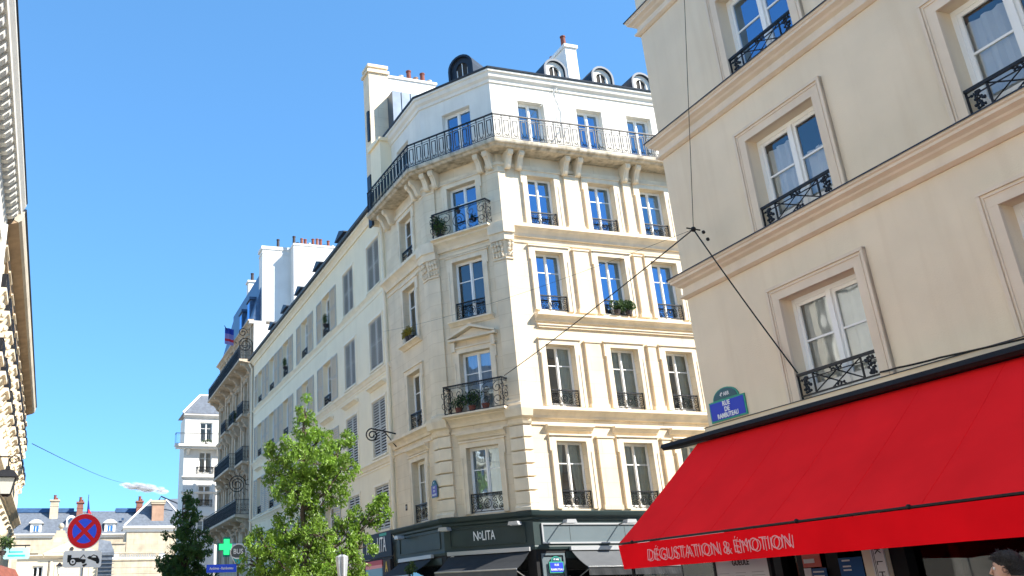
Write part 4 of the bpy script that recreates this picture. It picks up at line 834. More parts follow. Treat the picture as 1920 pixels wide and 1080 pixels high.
rband([(-.02, 4.43), (.06, 4.42), (.06, 4.2), (-.02, 4.2)], 'beige_render', 'ledge'); rband([(-.02, 4.445), (.075, 4.432), (.075, 4.421), (-.02, 4.433)], 'zinc_dark', 'flashing')
rband([(-.02, 15.2), (.1, 15.25), (.3, 15.4), (.3, 15.5), (-.1, 15.52)]); rband([(.1, 15.5), (-3, 15.9), (-6, 16.2), (-6, 15.3), (.1, 15.45)], 'zinc', 'roof')
for x in RH:
    for r, (a, b) in enumerate(RR):
        q = MB(); j = .24; w_ = 1.6
        q.box(x-j, x, -.05, .01, a-.02, b); q.box(x+w_, x+w_+j, -.05, .01, a-.02, b); q.box(x-j, x+w_+j, -.052, .01, b, b+j)
        q.box(x-j, x-j+.05, -.075, .01, a-.02, b+j-.052); q.box(x+w_+j-.05, x+w_+j, -.075, .01, a-.02, b+j-.052); q.box(x-j, x+w_+j, -.077, .01, b+j-.05, b+j)
        q.box(x-j+.07, x-j+.09, -.065, .01, a-.02, b+j-.1); q.box(x+w_+j-.09, x+w_+j-.07, -.065, .01, a-.02, b+j-.1); q.box(x-j+.07, x+w_+j-.07, -.067, .01, b+j-.1, b+j-.08)
        part('window_surround', q, 'beige_trim', rb, FR)
        st = (('full', 'curtain_white'), ('low', 'curtain_white'), None, None)[r] if x < 5 else ('low', 'curtain_white')
        window(rb, FR, x, a, 1.6, b-a, .2, (.12, .56), .16, 'white_paint', st, 'glass_clear' if r < 2 else 'glass_sky', .075)
        guard(rb, FR, x, a, 1.6, .4, 'cross', .0)
# ---- shopfront under the red awning
q = MB()
for x0, x1, z0, z1 in ((-.05, .2, 0, 4.2), (.2, 30, 2.9, 4.2), (1.0, 1.2, 0, 2.9), (1.55, 1.68, 0, 2.9), (2.15, 2.4, 0, 2.9), (3.34, 3.6, 0, 2.9), (5.6, 5.8, 0, 2.9), (.2, 30, 0, .5)): q.box(x0, x1, -.04, .25, z0, z1)
part('shopfront', q, 'shop_black', rb, FR)
q = MB(); q.box(2.92, 3.33, -.1, .2, 0, 3.5); part('pillar', q, 'cream_trim', rb, FR)
q = MB(); q.box(.2, 2.91, .1, .12, .5, 2.9); q.box(3.62, 12, .1, .12, .5, 2.9); part('shop_window', q, 'glass_dark', rb, FR)
q = MB(); q.box(3.75, 4.1, .3, .34, 0, 2.15); q.box(3.75, 4.1, .2, .3, 1.6, 1.63); part('shop_shelf', q, 'wood', rb, FR)
q = MB(); q.box(-.2, 11.9, 2.5, 2.6, 0, 4); part('shop_room', q, 'room', rb, FR)
# ================================================================ RED AWNING
aw = thing('red_awning', at(FR, 0, -.2, 4.15), 'big bright red fabric awning with pink lettering on its front flap', 'awning')
AX0, AX1, AO, AZ = -.12, 13.0, 2.1, 2.47
q = MB(); n = 60; rng = random.Random(4)
q.loft([[(AX0+(AX1-AX0)*i/n, -(.22+(AO-.22)*k/14), 4.16+(AZ-4.16)*k/14-.035*math.sin(k/14*math.pi)+.006*math.sin(i*.55+k*.3)*math.sin(k/14*math.pi)) for i in range(n+1)] for k in range(15)], False, False); part('canopy', q, 'awning_red', aw, FR, True)
q = MB()
for xs_ in [1.05+1.22*i for i in range(9)]:
    q.tube([(xs_, -(.22+(AO-.22)*k/14), 4.16+(AZ-4.16)*k/14-.035*math.sin(k/14*math.pi)+.006*math.sin((xs_-AX0)/(AX1-AX0)*n*.55+k*.3)*math.sin(k/14*math.pi)+.001) for k in range(15)], .003, 4)
part('seams', q, 'awning_red_dark', aw, FR)
def vy(x, t): return -(AO+.012+t*(.015*math.sin(x*2.3)+.02*math.sin(x*.9+1))+.05*t*math.exp(-((x-3.9)/.35)**2))
q = MB(); q.loft([[(AX0+.1*(k/6)+(AX1-AX0)*i/160, vy(AX0+(AX1-AX0)*i/160, k/6), AZ-.03-.38*k/6) for i in range(161)] for k in range(7)], False, False); part('valance', q, 'awning_red_dark', aw, FR, True)
q = MB(); q.tube([(AX0, -AO-.005, AZ-.01), (AX1, -AO-.005, AZ-.01)], .016, 6)
for x in (.3, 4.05, 5.78, 9.5): q.sphere((x, -AO-.015, AZ-.005), .03, 8, 5)
part('front_bar', q, 'black', aw, FR)
q = MB(); q.prism([(0, 4.2), (.36, 4.16), (.4, 4.2), (.38, 4.26), (0, 4.31)], -.95, 14); part('cassette', q, 'shop_black', aw, FR)
q = MB(); q.prism([(.37, 4.262), (.41, 4.2), (.42, 4.2), (.385, 4.272), (0, 4.325), (0, 4.315)], -.96, 14); part('cassette_lid', q, 'shop_black', aw, FR)
for x in (.5, 4.5, 8.5, 12.3): q = MB(); q.tube([(x, -.25, 3.6), (x+.5, -1.1, 2.85), (x+.1, -AO+.08, AZ-.06)], .03, 6); part('folding_arm', q, 'steel', aw, FR)
q = MB(); q.tube([(AX0+.25, -AO+.05, AZ), (AX0+.25, -AO+.05, .14)], .03, 8); part('post', q, 'black', aw, FR)
tm = 'D\u00c9GUSTATION & \u00c9MOTION'
def valance_text(size, m, dx, dz, dy, bold):
    me = text_mesh(tm, size, .002, .92, bold).copy(); xs = [v.co.x for v in me.vertices]; mid = (min(xs)+max(xs))/2; wd = max(xs)-min(xs)
    for v in me.vertices:
        t_ = (v.co.x-mid)/wd+.5; x = .72+dx+t_*3.18; z = AZ-.235+dz+.0*t_+v.co.z; v.co = (x, vy(x, (AZ-.03-z)/.38)-.006-dy+v.co.y, z)
    me.materials.clear(); me.materials.append(MATS[m]); link(bpy.data.objects.new('lettering', me), aw, FR)
valance_text(.25, 'lettering_pink', 0, 0, .0, -.004); valance_text(.25, 'lettering_pink', .05, -.018, .002, -.006)
# ================================================================ SIGNS ON THE RIGHT BUILDING AND THE CORNER SHOP
def street_plate(M, w, h, label, rows, top, face='sign_blue', edge='sign_green', arch='sign_green', hh=.2, sz=.12, group=None):
    t = thing('street_name_sign', M, label, 'street sign', group); c = .02
    q = MB(); q.flat([(-w/2, 0), (w/2, 0), (w/2, h), (-w/2, h)], -c, 0); n = 12; a = w*.36
    q.flat([(-a, h)]+[(a*math.cos(math.pi*(1-i/n)), h+hh*math.sin(math.pi*i/n)) for i in range(n+1)]+[(a, h)][:0], -c-.001, 0); part('plate', q, edge, t, M)
    q = MB(); b = .028; q.box(-w/2+b, w/2-b, -c-.006, -c, b, h-b); part('name_panel', q, face, t, M)
    q = MB(); a2 = a-b; q.flat([(a2*math.cos(math.pi*(1-i/n)), h+.01+(hh-b)*math.sin(math.pi*i/n)) for i in range(n+1)], -c-.007, -c-.001); part('arch_panel', q, 'plate_dark', t, M)
    k = len(rows)
    for i, r in enumerate(rows): text(r, sz, 'sign_white', t, M, 0, h-b-(h-2*b)*(i+.5)/k, -c-.01, 1.0 if len(r) < 6 else .86, .002, .0035 if sz > .1 else .001)
    if top: text(top, sz*.8, 'sign_white', t, M, 0, h+hh*.4, -c-.012, .9, .002, .002)
    return t
street_plate(at(FR, .60, -.01, 4.47) @ Matrix.Rotation(0, 4, 'Y'), .95, .36, 'blue and green enamel plate reading Rue de Rambuteau above the red awning', ['RUE', 'DE', 'RAMBUTEAU'], '4\u1d49 ARR', hh=.2, sz=.112)
street_plate(at(FM, .58, -.17, 2.42), .5, .33, 'blue and green plate reading Rue Rambuteau on the grey shop pilaster', ['RUE', 'RAMBUTEAU'], '4\u1d49 ARR', hh=.16, sz=.085)
street_plate(at(FC, .30, -.21, 2.62), .44, .3, 'small dark green and white plate at the left corner of the dark shopfront', ['RUE DES', 'ARCHIVES'], '3\u1d49', 'plate_dark', 'sign_white', hh=.15, sz=.07)
street_plate(at(FN, LN-.42, -.16, 5.02), .5, .42, 'faded violet street plate high on the stone pilaster of the corner building', ['RUE', 'DES', 'ARCHIVES'], '3\u1d49', 'sign_violet', 'plate_dark', hh=.16, sz=.09)
t = thing('house_number', at(FN, .95, -.02, 5.0), 'tiny dark house number plate beside the downpipe on the stone wall', 'plate'); M = at(FN, .95, 0, 5.0)
q = MB(); q.box(-.07, .07, -.02, 0, -.11, .11); part('plate', q, 'pot_dark', t, M); text('13', .13, 'paper', t, M, 0, 0, -.024, .8, .002)
# menu board
M = at(FR, 1.47, -1.0, 0); t = thing('menu_board', M, 'large pale menu sheet in a frame under the left end of the red awning', 'menu board')
q = MB(); q.box(-.6, .6, -.02, .02, .9, 2.22); part('sheet', q, 'paper', t, M); q = MB(); q.box(-.66, -.6, -.03, .03, .14, 2.26); q.box(.6, .66, -.03, .03, .14, 2.26); part('frame', q, 'shop_black', t, M)
text('GUEULE', .12, 'black', t, M, 0, 2.08, -.024, .9, .002, .002); q = MB(); rng = random.Random(8)
for c0 in (-.52, -.15, .22):
    for i in range(20):
        if c0 == -.15 and i < 0: continue
        q.box(c0, c0+rng.uniform(.18, .32), -.024, -.0205, 1.93-i*.045, 1.94-i*.045)
part('menu_lines', q, 'menu_line', t, M)
# posters in the window
M = at(FR, 1.9, -.06, 0); t = thing('window_poster', M, 'coral and white sign over a blue poster behind the shop glass', 'poster')
q = MB(); q.box(-.2, .17, -.01, 0, 1.98, 2.17); part('coral_panel', q, 'poster_coral', t, M); q = MB(); q.box(-.2, .17, -.014, 0, 2.172, 2.2); q.box(-.17, .05, -.018, -.0105, 2.04, 2.1); q.box(-.2, -.06, -.012, 0, .9, 1.97); part('white_panel', q, 'sign_white', t, M)
q = MB(); q.box(-.05, .25, -.011, 0, .9, 1.96); part('blue_panel', q, 'shop_blue', t, M)
q = MB()
for z in (1.9, 1.84, 1.76, 1.7): q.box(-.02, .2, -.014, -.0115, z, z+.02)
part('text_lines', q, 'sign_white', t, M)
M = at(FR, 2.62, -.06, 0); t = thing('window_poster', M, 'blue lit poster with white lines right of the coral sign', 'poster')
q = MB(); q.box(-.2, .24, -.01, 0, .9, 2.08); part('blue_panel', q, 'shop_blue', t, M); q = MB()
for z in (2.03, 1.95, 1.9, 1.8, 1.74, 1.6): q.box(-.13, .02, -.014, -.0105, z, z+.022)
part('text_lines', q, 'sign_white', t, M)
M = at(FR, 3.2, -.11, 0); t = thing('pillar_plaque', M, 'white plaque with upright letters on the pillar under the red awning', 'sign')
q = MB(); q.box(-.1, .13, -.02, 0, .8, 2.6); part('plate', q, 'sign_white', t, M)
for i, ch in enumerate('KLHLK'): 
    me = text_mesh(ch, .15, .002, .8, 0).copy(); me.materials.clear(); me.materials.append(MATS['black']); link(bpy.data.objects.new('letter', me), t, at(M, .03, -.024, 2.13-i*.15) @ Matrix.Rotation(R_(90), 4, 'Y'))
q = MB(); q.box(-.07, -.062, -.022, -.0205, .8, 2.6); q.box(-.045, -.037, -.022, -.0205, .8, 2.6); part('rule', q, 'black', t, M)
# banner sign with shop name, poster and yellow letter sign, left of the corner shop
M = at(FS, LS-1.4, -.2, 0); t = thing('shop_banner', M, 'dark navy banner with tall white letters, partly behind the light green tree', 'banner')
q = MB(); q.box(-2.3, 1.25, -.06, 0, 3.36, 4.28); part('panel', q, 'banner_navy', t, M); q = MB(); q.box(-.1, .75, -.066, -.0605, 4.14, 4.24); part('green_strip', q, 'sign_green', t, M)
text('N', .8, 'lettering_white', t, M, -1.65, 3.8, -.066, .55); text('O', .55, 'lettering_white', t, M, -1.12, 3.82, -.066, .55); text('LITA', .8, 'lettering_white', t, M, .12, 3.8, -.066, .66)
q = MB(); q.box(-2.3, 1.3, -.05, 0, 0, 3.34); part('dark_front', q, 'shop_black', t, M)
M = at(FS, LS-2.2, -.3, 0); t = thing('wall_poster', M, 'poster fading from red lettering to pale blue under the navy banner', 'poster')
q = MB(); q.box(-1.0, 1.05, -.02, .04, 3.05, 3.27); part('red_panel', q, 'poster_red', t, M); q = MB(); q.box(-1.0, 1.05, -.02, .04, 2.0, 3.05); part('blue_panel', q, 'poster_blue', t, M); q = MB(); q.box(-1.0, 1.05, -.021, .04, 2.98, 3.1); part('pale_panel', q, 'lettering_pink', t, M)
M = at(FS, LS-.62, -.3, 0); t = thing('letter_sign', M, 'yellow capital letter on a dark board right of the fading poster', 'sign')
q = MB(); q.box(-.4, .42, -.02, .04, 2.3, 3.25); part('board', q, 'pot_dark', t, M); text('A', .5, 'yellow', t, M, 0, 2.98, -.026, .75, .004, .01); q = MB(); q.flat([(-.15, 2.6), (.2, 2.66), (.2, 2.72), (-.15, 2.68)], -.03, -.0205); part('arrow', q, 'yellow', t, M)
# ================================================================ TRAFFIC SIGN, BUS STOP, PHARMACY CROSS, SHOP PLATE
Mt = frame(-5.11, 18.3, R_(90-15.6)); t = thing('traffic_sign', Mt, 'round blue and red no stopping sign above a white tow-away plate', 'traffic sign')
q = MB(); q.cyl((0, .05, .14), .03, 3.2, 10); part('post', q, 'steel', t, Mt)
cz = 3.075; q = MB(); q.disc(0, cz, .325, -.02, 0, 40); dsc = part('disc', q, 'sign_white', t, Mt)
q = MB(); n = 40; o = [(.31*math.cos(2*math.pi*i/n), cz+.31*math.sin(2*math.pi*i/n)) for i in range(n)]; q.flat(o, -.025, -.0205); part('red_face', q, 'sign_red', dsc, Mt)
q = MB()
for k in range(4):
    a0 = math.pi/2*k; pts = []; g_ = .055
    for i in range(9): a = a0-math.pi/4+.0+(math.pi/2)*i/8; pts.append(a)
    r = .222; h_ = math.asin(g_*.66/r); pts = [(r*math.cos(a0-math.pi/4+h_+(math.pi/2-2*h_)*i/10), cz+r*math.sin(a0-math.pi/4+h_+(math.pi/2-2*h_)*i/10)) for i in range(11)]
    c_ = (g_*.95*math.cos(a0), cz+g_*.95*math.sin(a0)); q.flat([c_]+pts, -.03, -.0255)
part('blue_face', q, 'sign_signal_blue', dsc, Mt)
q = MB(); pts = []
for cx_, cz_, a0 in ((.3, .1, 0), (-.3, .1, 90), (-.3, -.1, 180), (.3, -.1, 270)):
    for i in range(5): a = R_(a0+i*22.5); pts.append((cx_+.05*math.cos(a), 2.575+cz_+.05*math.sin(a)))
q.flat(pts, -.02, 0); pl = part('tow_plate', q, 'sign_white', t, Mt)
q = MB()        # tow truck lifting a car
q.disc(-.17, 2.53, .07, -.024, -.0205, 16); q.disc(.02, 2.53, .035, -.024, -.0205, 12); q.disc(.13, 2.6, .03, -.024, -.0205, 12); q.disc(.28, 2.52, .03, -.024, -.0205, 12)
q.flat([(-.27, 2.52), (-.06, 2.52), (-.06, 2.6), (-.2, 2.6), (-.2, 2.65), (-.27, 2.65)], -.0245, -.0206)
q.flat([(-.06, 2.58), (.02, 2.66), (.06, 2.6), (.045, 2.6), (.02, 2.64), (-.04, 2.575)], -.0243, -.0207); q.flat([(-.06, 2.52), (.06, 2.53), (.06, 2.57), (-.06, 2.58)], -.0241, -.0208)
q.flat([(.08, 2.6), (.14, 2.62), (.2, 2.655), (.27, 2.63), (.31, 2.56), (.31, 2.52), (.24, 2.53), (.1, 2.585)], -.0247, -.0209); q.flat([(.0, 2.47), (.08, 2.5), (.09, 2.47), (.05, 2.45), (.04, 2.43)], -.0239, -.0209)
part('pictogram', q, 'black', pl, Mt)
q = MB(); q.flat([(.16, 2.61), (.2, 2.635), (.24, 2.625), (.25, 2.6), (.19, 2.6)], -.028, -.025); q.disc(-.17, 2.53, .045, -.028, -.0246, 12); part('pictogram_window', q, 'sign_white', pl, Mt); q = MB(); q.disc(-.17, 2.53, .018, -.031, -.0285, 8); part('pictogram_hub', q, 'black', pl, Mt)
Mb = frame(-4.5, 37.73, R_(84)); t = thing('bus_stop', Mb, 'bus stop pole with a rounded grey BUS head and a blue name panel beside it', 'bus stop')
q = MB(); q.cyl((0, .03, .14), .035, 3.2, 8); part('pole', q, 'iron', t, Mb)
n = 16; prof = [(.29*math.cos(math.pi*i/n-.25+.0), 3.68+.29*math.sin(math.pi*i/n*1.16-.25)) for i in range(n+1)]
prof = [(.28*math.cos(R_(-25)+R_(230)*i/n), 3.7+.28*math.sin(R_(-25)+R_(230)*i/n)) for i in range(n+1)]+[(-.05, 3.2), (.05, 3.2)]
q = MB(); q.flat([(x*1.12, 3.62+(z-3.62)*1.1) for x, z in prof], -.02, .0); hd = part('head_border', q, 'sign_white', t, Mb); q = MB(); q.flat(prof, -.03, -.0205); part('head', q, 'bus_grey', hd, Mb)
q = MB(); q.flat([(-.24, 3.55), (-.1, 3.48), (.1, 3.48), (.24, 3.55), (.06, 3.28), (-.06, 3.28)], -.036, -.0305); part('teal_band', q, 'sign_teal', hd, Mb); q = MB(); q.flat([(-.25, 3.555), (-.1, 3.5), (.1, 3.5), (.25, 3.555), (.24, 3.52), (.1, 3.45), (-.1, 3.45), (-.24, 3.52)], -.04, -.0365); part('white_band', q, 'sign_white', hd, Mb)
text('BUS', .26, 'sign_white', hd, Mb, 0, 3.72, -.036, .85, .003, .004)
q = MB(); q.box(-1.2, -.06, -.03, .03, 2.98, 3.27); npn = part('name_panel', q, 'sign_signal_blue', t, Mb); text('Archives - Rambuteau', .13, 'sign_white', npn, Mb, -.63, 3.125, -.036, .78, .002, .003)
Mc = frame(-8.6, 65.44, R_(80)); t = thing('pharmacy_cross', Mc, 'glowing green pharmacy cross under the lowest iron balcony', 'pharmacy sign')
q = MB()
for s, d in ((.62, .08), ): q.flat([(-s*.38, 5.6-s), (s*.38, 5.6-s), (s*.38, 5.6-s*.38), (s, 5.6-s*.38), (s, 5.6+s*.38), (s*.38, 5.6+s*.38), (s*.38, 5.6+s), (-s*.38, 5.6+s), (-s*.38, 5.6+s*.38), (-s, 5.6+s*.38), (-s, 5.6-s*.38), (-s*.38, 5.6-s*.38)], -.05, .12)
part('case', q, 'sign_green', t, Mc); s = .5; q = MB(); q.flat([(-s*.38, 5.6-s), (s*.38, 5.6-s), (s*.38, 5.6-s*.38), (s, 5.6-s*.38), (s, 5.6+s*.38), (s*.38, 5.6+s*.38), (s*.38, 5.6+s), (-s*.38, 5.6+s), (-s*.38, 5.6+s*.38), (-s, 5.6+s*.38), (-s, 5.6-s*.38), (-s*.38, 5.6-s*.38)], -.08, -.0505); part('cross_face', q, 'cross_green', t, Mc)
q = MB(); q.box(.6, 3.0, .02, .08, 5.55, 5.65); part('bracket', q, 'steel', t, Mc)
Ms = frame(-7.4, 61.5, R_(82)); t = thing('shop_sign', Ms, 'white blank shop sign panel beside the green cross', 'sign'); q = MB(); q.box(-.35, 1.35, 0, .1, 5.0, 5.55); part('panel', q, 'sign_white', t, Ms); q = MB(); q.box(1.2, 2.4, .03, .07, 5.25, 5.3); part('bracket', q, 'steel', t, Ms)
Mp = frame(-8.2, 23.6, R_(72)); t = thing('hanging_sign', Mp, 'pale teal rounded shop sign with faint lettering hanging at the lower left edge', 'sign')
q = MB(); pts = []
for cx_, cz_, a0 in ((.26, .09, 0), (-.26, .09, 90), (-.26, -.09, 180), (.26, -.09, 270)):
    for i in range(4): a = R_(a0+i*30); pts.append((cx_+.04*math.cos(a), 3.03+cz_+.04*math.sin(a)))
q.flat(pts, -.02, .02); part('plate', q, 'sign_pale', t, Mp); q = MB(); q.box(-.18, .14, -.024, -.0205, 3.05, 3.08); q.box(-.2, .2, -.024, -.0205, 2.96, 3.0); part('text_lines', q, 'sign_teal', t, Mp)
q = MB(); q.box(-.9, .3, -.015, .015, 3.2, 3.23); q.box(-.2, -.18, -.01, .01, 3.15, 3.2); q.box(.18, .2, -.01, .01, 3.15, 3.2); part('arm', q, 'iron', t, Mp)
# ================================================================ LANTERN AT LEFT, WALL BRACKET, PARASOL
M = frame(-8.60, 23.5, R_(72)); t = thing('wall_lantern', M, 'large black four-sided street lantern hanging from a scrolled iron arm at the left edge', 'lantern')
q = MB(); q.tube([(-1.0, 0, 5.33), (.1, 0, 5.33)], .02, 5); scroll(q, .12, 5.25, .13, 1.3, 0, 1, 0, .014, 22); q.tube([(0, 0, 5.3), (0, 0, 5.05)], .02, 5); scroll(q, -.35, 5.2, .12, 1.3, 0, 1, 0, .012, 16); part('arm', q, 'iron', t, M)
q = MB(); q.loft([[(x*r, y*r, z) for x, y in ((-1, -1), (1, -1), (1, 1), (-1, 1))] for r, z in ((.12, 4.42), (.2, 4.8))]); part('lamp_glass', q, 'lamp_glass', t, M)
q = MB(); q.loft([[(x*r, y*r, z) for x, y in ((-1, -1), (1, -1), (1, 1), (-1, 1))] for r, z in ((.21, 4.8), (.27, 4.82), (.16, 4.98), (.06, 5.02), (.05, 5.1))]); q.loft([[(x*r, y*r, z) for x, y in ((-1, -1), (1, -1), (1, 1), (-1, 1))] for r, z in ((.06, 4.36), (.13, 4.42))])
for x in (-1, 1):
    for y in (-1, 1): q.tube([(x*.122, y*.122, 4.42), (x*.204, y*.204, 4.8)], .012, 4)
part('lamp_frame', q, 'iron', t, M)
M = at(FS, LS+.5, 0, 0); t = thing('wall_bracket', M, 'black scrolled iron bracket jutting from the downpipe over the street', 'bracket')
q = MB(); q.tube([(0, -.1, 7.8), (-.1, -.5, 7.9), (-.2, -1.0, 8.0)], .03, 5); q.tube([(0, -.1, 7.3), (-.1, -.5, 7.86)], .022, 5); part('arm', q, 'iron', t, M)
q2 = MB(); scroll(q2, 0, 0, .26, 1.8, math.pi/2, 1, 0, .026, 30); part('scroll', q2, 'iron', t, at(M, -.2, -1.0, 7.76) @ Matrix.Rotation(R_(75), 4, 'Z'))
M = Matrix.Translation((-.37, 29.0, 0)); t = thing('folded_parasol', M, 'folded whitish grey cafe parasol beside the lower right of the light green tree', 'parasol')
q = MB(); rng = random.Random(6); rings = []
for z, r in ((1.5, .08), (1.8, .10), (2.4, .10), (2.8, .14), (3.0, .15), (3.06, .06)): rings.append([(r*(1+.3*(i % 2))*math.cos(i*math.pi/7), r*(1+.3*(i % 2))*math.sin(i*math.pi/7), z) for i in range(14)])
q.loft(rings); part('canopy', q, 'lamp_grey', t, M); q = MB(); q.tube([(0, 0, .14), (0, 0, 3.12)], .025, 6); part('pole', q, 'iron', t, M)
# terracotta awning and planting at the bottom left edge
M = Matrix.Translation((-8.6, 23.5, 0)); t = thing('terracotta_awning', M, 'rusty red shop awning with a yellow stripe in the bottom left corner', 'awning')
q = MB(); q.loft([[(-1.1, -1.2, 3.0), (-1.1, 2.0, 3.0)], [(-.25, -1.2, 2.75), (-.25, 2.0, 2.75)], [(.08, -1.2, 2.25), (.08, 2.0, 2.25)]], False, False); part('canopy', q, 'terracotta', t, M); q = MB(); q.box(.0, .12, -1.1, .2, 2.3, 2.45); part('valance', q, 'yellow', t, M)
plant('hanging_plant', Matrix.Translation((-8.45, 23.3, 2.98)), 'dark green hanging plant above the rusty awning at the left edge', 'plant', w=.6, h=.4, n=240, pots=(('pot_dark', .1, .1),), size=.07)
# ================================================================ CABLES
def cable(pts, r, label, nm='cable', sag=0, group=None):
    q = MB(); P = [Vector(p) for p in pts]; out = []
    for a, b in zip(P, P[1:]):
        L = (b-a).length; out += [a.lerp(b, i/10)-Vector((0, 0, sag*L*4*(i/10)*(1-i/10))) for i in range(10)]
    out.append(P[-1]); o = P[0]; q.tube([p-o for p in out], r, 5)
    meta(part(nm, q, 'black', None, Matrix.Translation(o)), label, 'cable', group); return q
def fr(F, x, y, z): return F @ Vector((x, y, z))
J = fr(FR, 1.27, -.6, 7.73)
cable([J, fr(FC, LC-.28, -.42, 8.62)], .013, 'black cable running from the wire joint down to the corner iron balcony', sag=.004)
cable([J, fr(FR, 2.38, -.03, 4.86)], .013, 'black cable from the wire joint down to the beige building window guard', sag=.012)
cable([J, fr(FR, 2.05, -.35, 13.0)], .006, 'thin wire rising straight up the beige wall from the wire joint')
cable([fr(FR, 3.95, -.06, 4.5), fr(FR, 4.3, -.15, 4.47), fr(FR, 5.0, -.15, 4.44), fr(FR, 9, -.15, 4.33)], .014, 'thin dark cable hugging the ledge above the red awning', sag=.01)
cable([J, fr(FS, LS-1.0, -.1, 12.3)], .004, 'faint thin wire crossing the stone facade towards the shuttered building', sag=.01)
cable([(-5.84, 17.03, 4.53), (-16.13, 68.1, 10.3)], .007, 'very thin wire sagging across the blue sky at the left', sag=.003)
t = thing('wire_joint', Matrix.Translation(J), 'small black clamp where the cables meet in front of the beige wall', 'clamp'); M = Matrix.Translation(J)
q = MB(); q.sphere((0, 0, 0), .05, 8, 5); q.tube([(-.12, 0, .03), (.12, 0, -.02)], .014, 5); q.sphere((.13, -.1, -.1), .035, 6, 4); q.sphere((.17, -.13, -.25), .035, 6, 4); part('clamp', q, 'black', t, M)
# ================================================================ PLANTS ON SILLS AND BALCONIES
plant('window_plant', at(FM, MX[1]+.72, -.1, 11.02), 'bushy green plant spilling over the middle window sill of the stone facade', 'plant', w=.95, h=.5, n=700, pots=(('pot_dark', .12, .14), ('pot_dark', .12, .14)), size=.09)
plant('window_plant', at(FN, NX+.5, -.12, 10.97), 'orange and green leafed plant in small pots on the narrow face sill', 'plant', 'leaf_yellow', w=.9, h=.5, n=500, pots=(('pot_cream', .11, .2), ('pot_dark', .13, .22), ('pot_dark', .11, .2)), size=.08)
plant('balcony_plant', at(FC, .72, -.22, 14.2), 'dark green shrub behind the upper iron balcony of the corner', 'plant', w=.7, h=.75, n=500, size=.09)
plant('balcony_plant', at(FC, 1.62, -.3, 14.95), 'little trailing plant on the rail of the upper corner balcony', 'plant', w=.3, h=.25, n=90, pots=(('pot_dark', .08, .1),), size=.06)
plant('balcony_plant', at(FC, 1.5, -.22, 7.65), 'dark plants in red pots behind the lower iron balcony of the corner', 'plant', w=1.6, h=.6, n=700, pots=(('terracotta', .13, .2), ('terracotta', .13, .2), ('terracotta', .13, .2)), size=.08)
plant('window_plant', at(FS, LS-9.45, -.05, 14.95), 'potted green plant in the first open-shuttered window of the top row', 'plant', w=.5, h=.5, n=200, pots=(('pot_dark', .14, .16),), size=.09)
plant('window_plant', at(FS, LS-18.6, -.05, 14.95), 'potted plant in the farther open-shuttered window of the top row', 'plant', w=.5, h=.5, n=200, pots=(('pot_dark', .14, .16),), size=.09)
plant('balcony_plant', at(FB, 8.7, -.4, 14.5), 'leafy plant on the middle small balcony of the tan building', 'plant', w=1.2, h=.8, n=400, pots=(('pot_dark', .14, .2),), size=.14)
plant('hanging_plant', at(FN, LN-.95, -1.0, 2.3), 'round bushy plant hanging beside the small black awning', 'plant', w=.6, h=.5, n=300, pots=(('wood', .15, .15),), size=.08)
# ================================================================ TREES
def tree(name, base, lobes, leafm, label, n_per, size, trunk_r, top, seed, dens=1.0, bough=None):
    rng = random.Random(seed); M = Matrix.Translation(base); t = thing(name, M, label, 'tree')
    q = MB(); tp = [(0, 0, 0)]; H = top[2]; k = 9
    for i in range(1, k+1): f = i/k; tp.append((top[0]*f+.08*math.sin(i*2.1), top[1]*f+.06*math.cos(i*1.7), H*f))
    q.tube(tp, [trunk_r*(1-.88*i/k) for i in range(k+1)], 8); lb = []
    for (x, y, z, rx, rz) in lobes:
        z0 = max(1.6, z-rz*.6-abs(x)*.7); f = min(.95, z0/H); bx_, by_ = top[0]*f, top[1]*f
        mid = ((bx_+x)*.5, (by_+y)*.5, z0+(z-z0)*.35)
        q.tube([(bx_, by_, z0*1.0), mid, (x, y, z)], [trunk_r*.38, trunk_r*.25, trunk_r*.08], 5)
        nb = max(8, int(34*rx*rz/.5))
        for b in range(nb):
            a = rng.uniform(0, 2*math.pi); u_ = rng.uniform(-1, 1); rr = rng.uniform(.45, 1.0)**.6
            s_ = math.sqrt(1-u_*u_); p = Vector((x+rx*rr*s_*math.cos(a), y+rx*rr*s_*math.sin(a), z+rz*rr*u_))
            if rng.random() < .5: q.tube([(x, y, z-rz*.2), tuple((Vector((x, y, z))+p)/2+Vector((0, 0, .05))), tuple(p)], [.022, .014, .006], 4)
            lb.append((p, rng.uniform(.12, .24)*(.8+.4*rx)))
    part('trunk', q, 'bark', t, M)
    q = MB()
    for p, r in lb: leaves(q, p, r, int(n_per*dens*rng.uniform(.5, 1.4)*(r/.22)), size, rng, (1.05, 1.05, 1.1), .5)
    part('crown', q, leafm, t, M); return t
D = 31.0
def lob(px, py, rx, ry, dy=0):     # crown lobes given as metres right / up of the trunk
    return ((px-575)/57.5, dy, (1080-py)/59.3+2.56-.14, rx/57.5, ry/59.3)
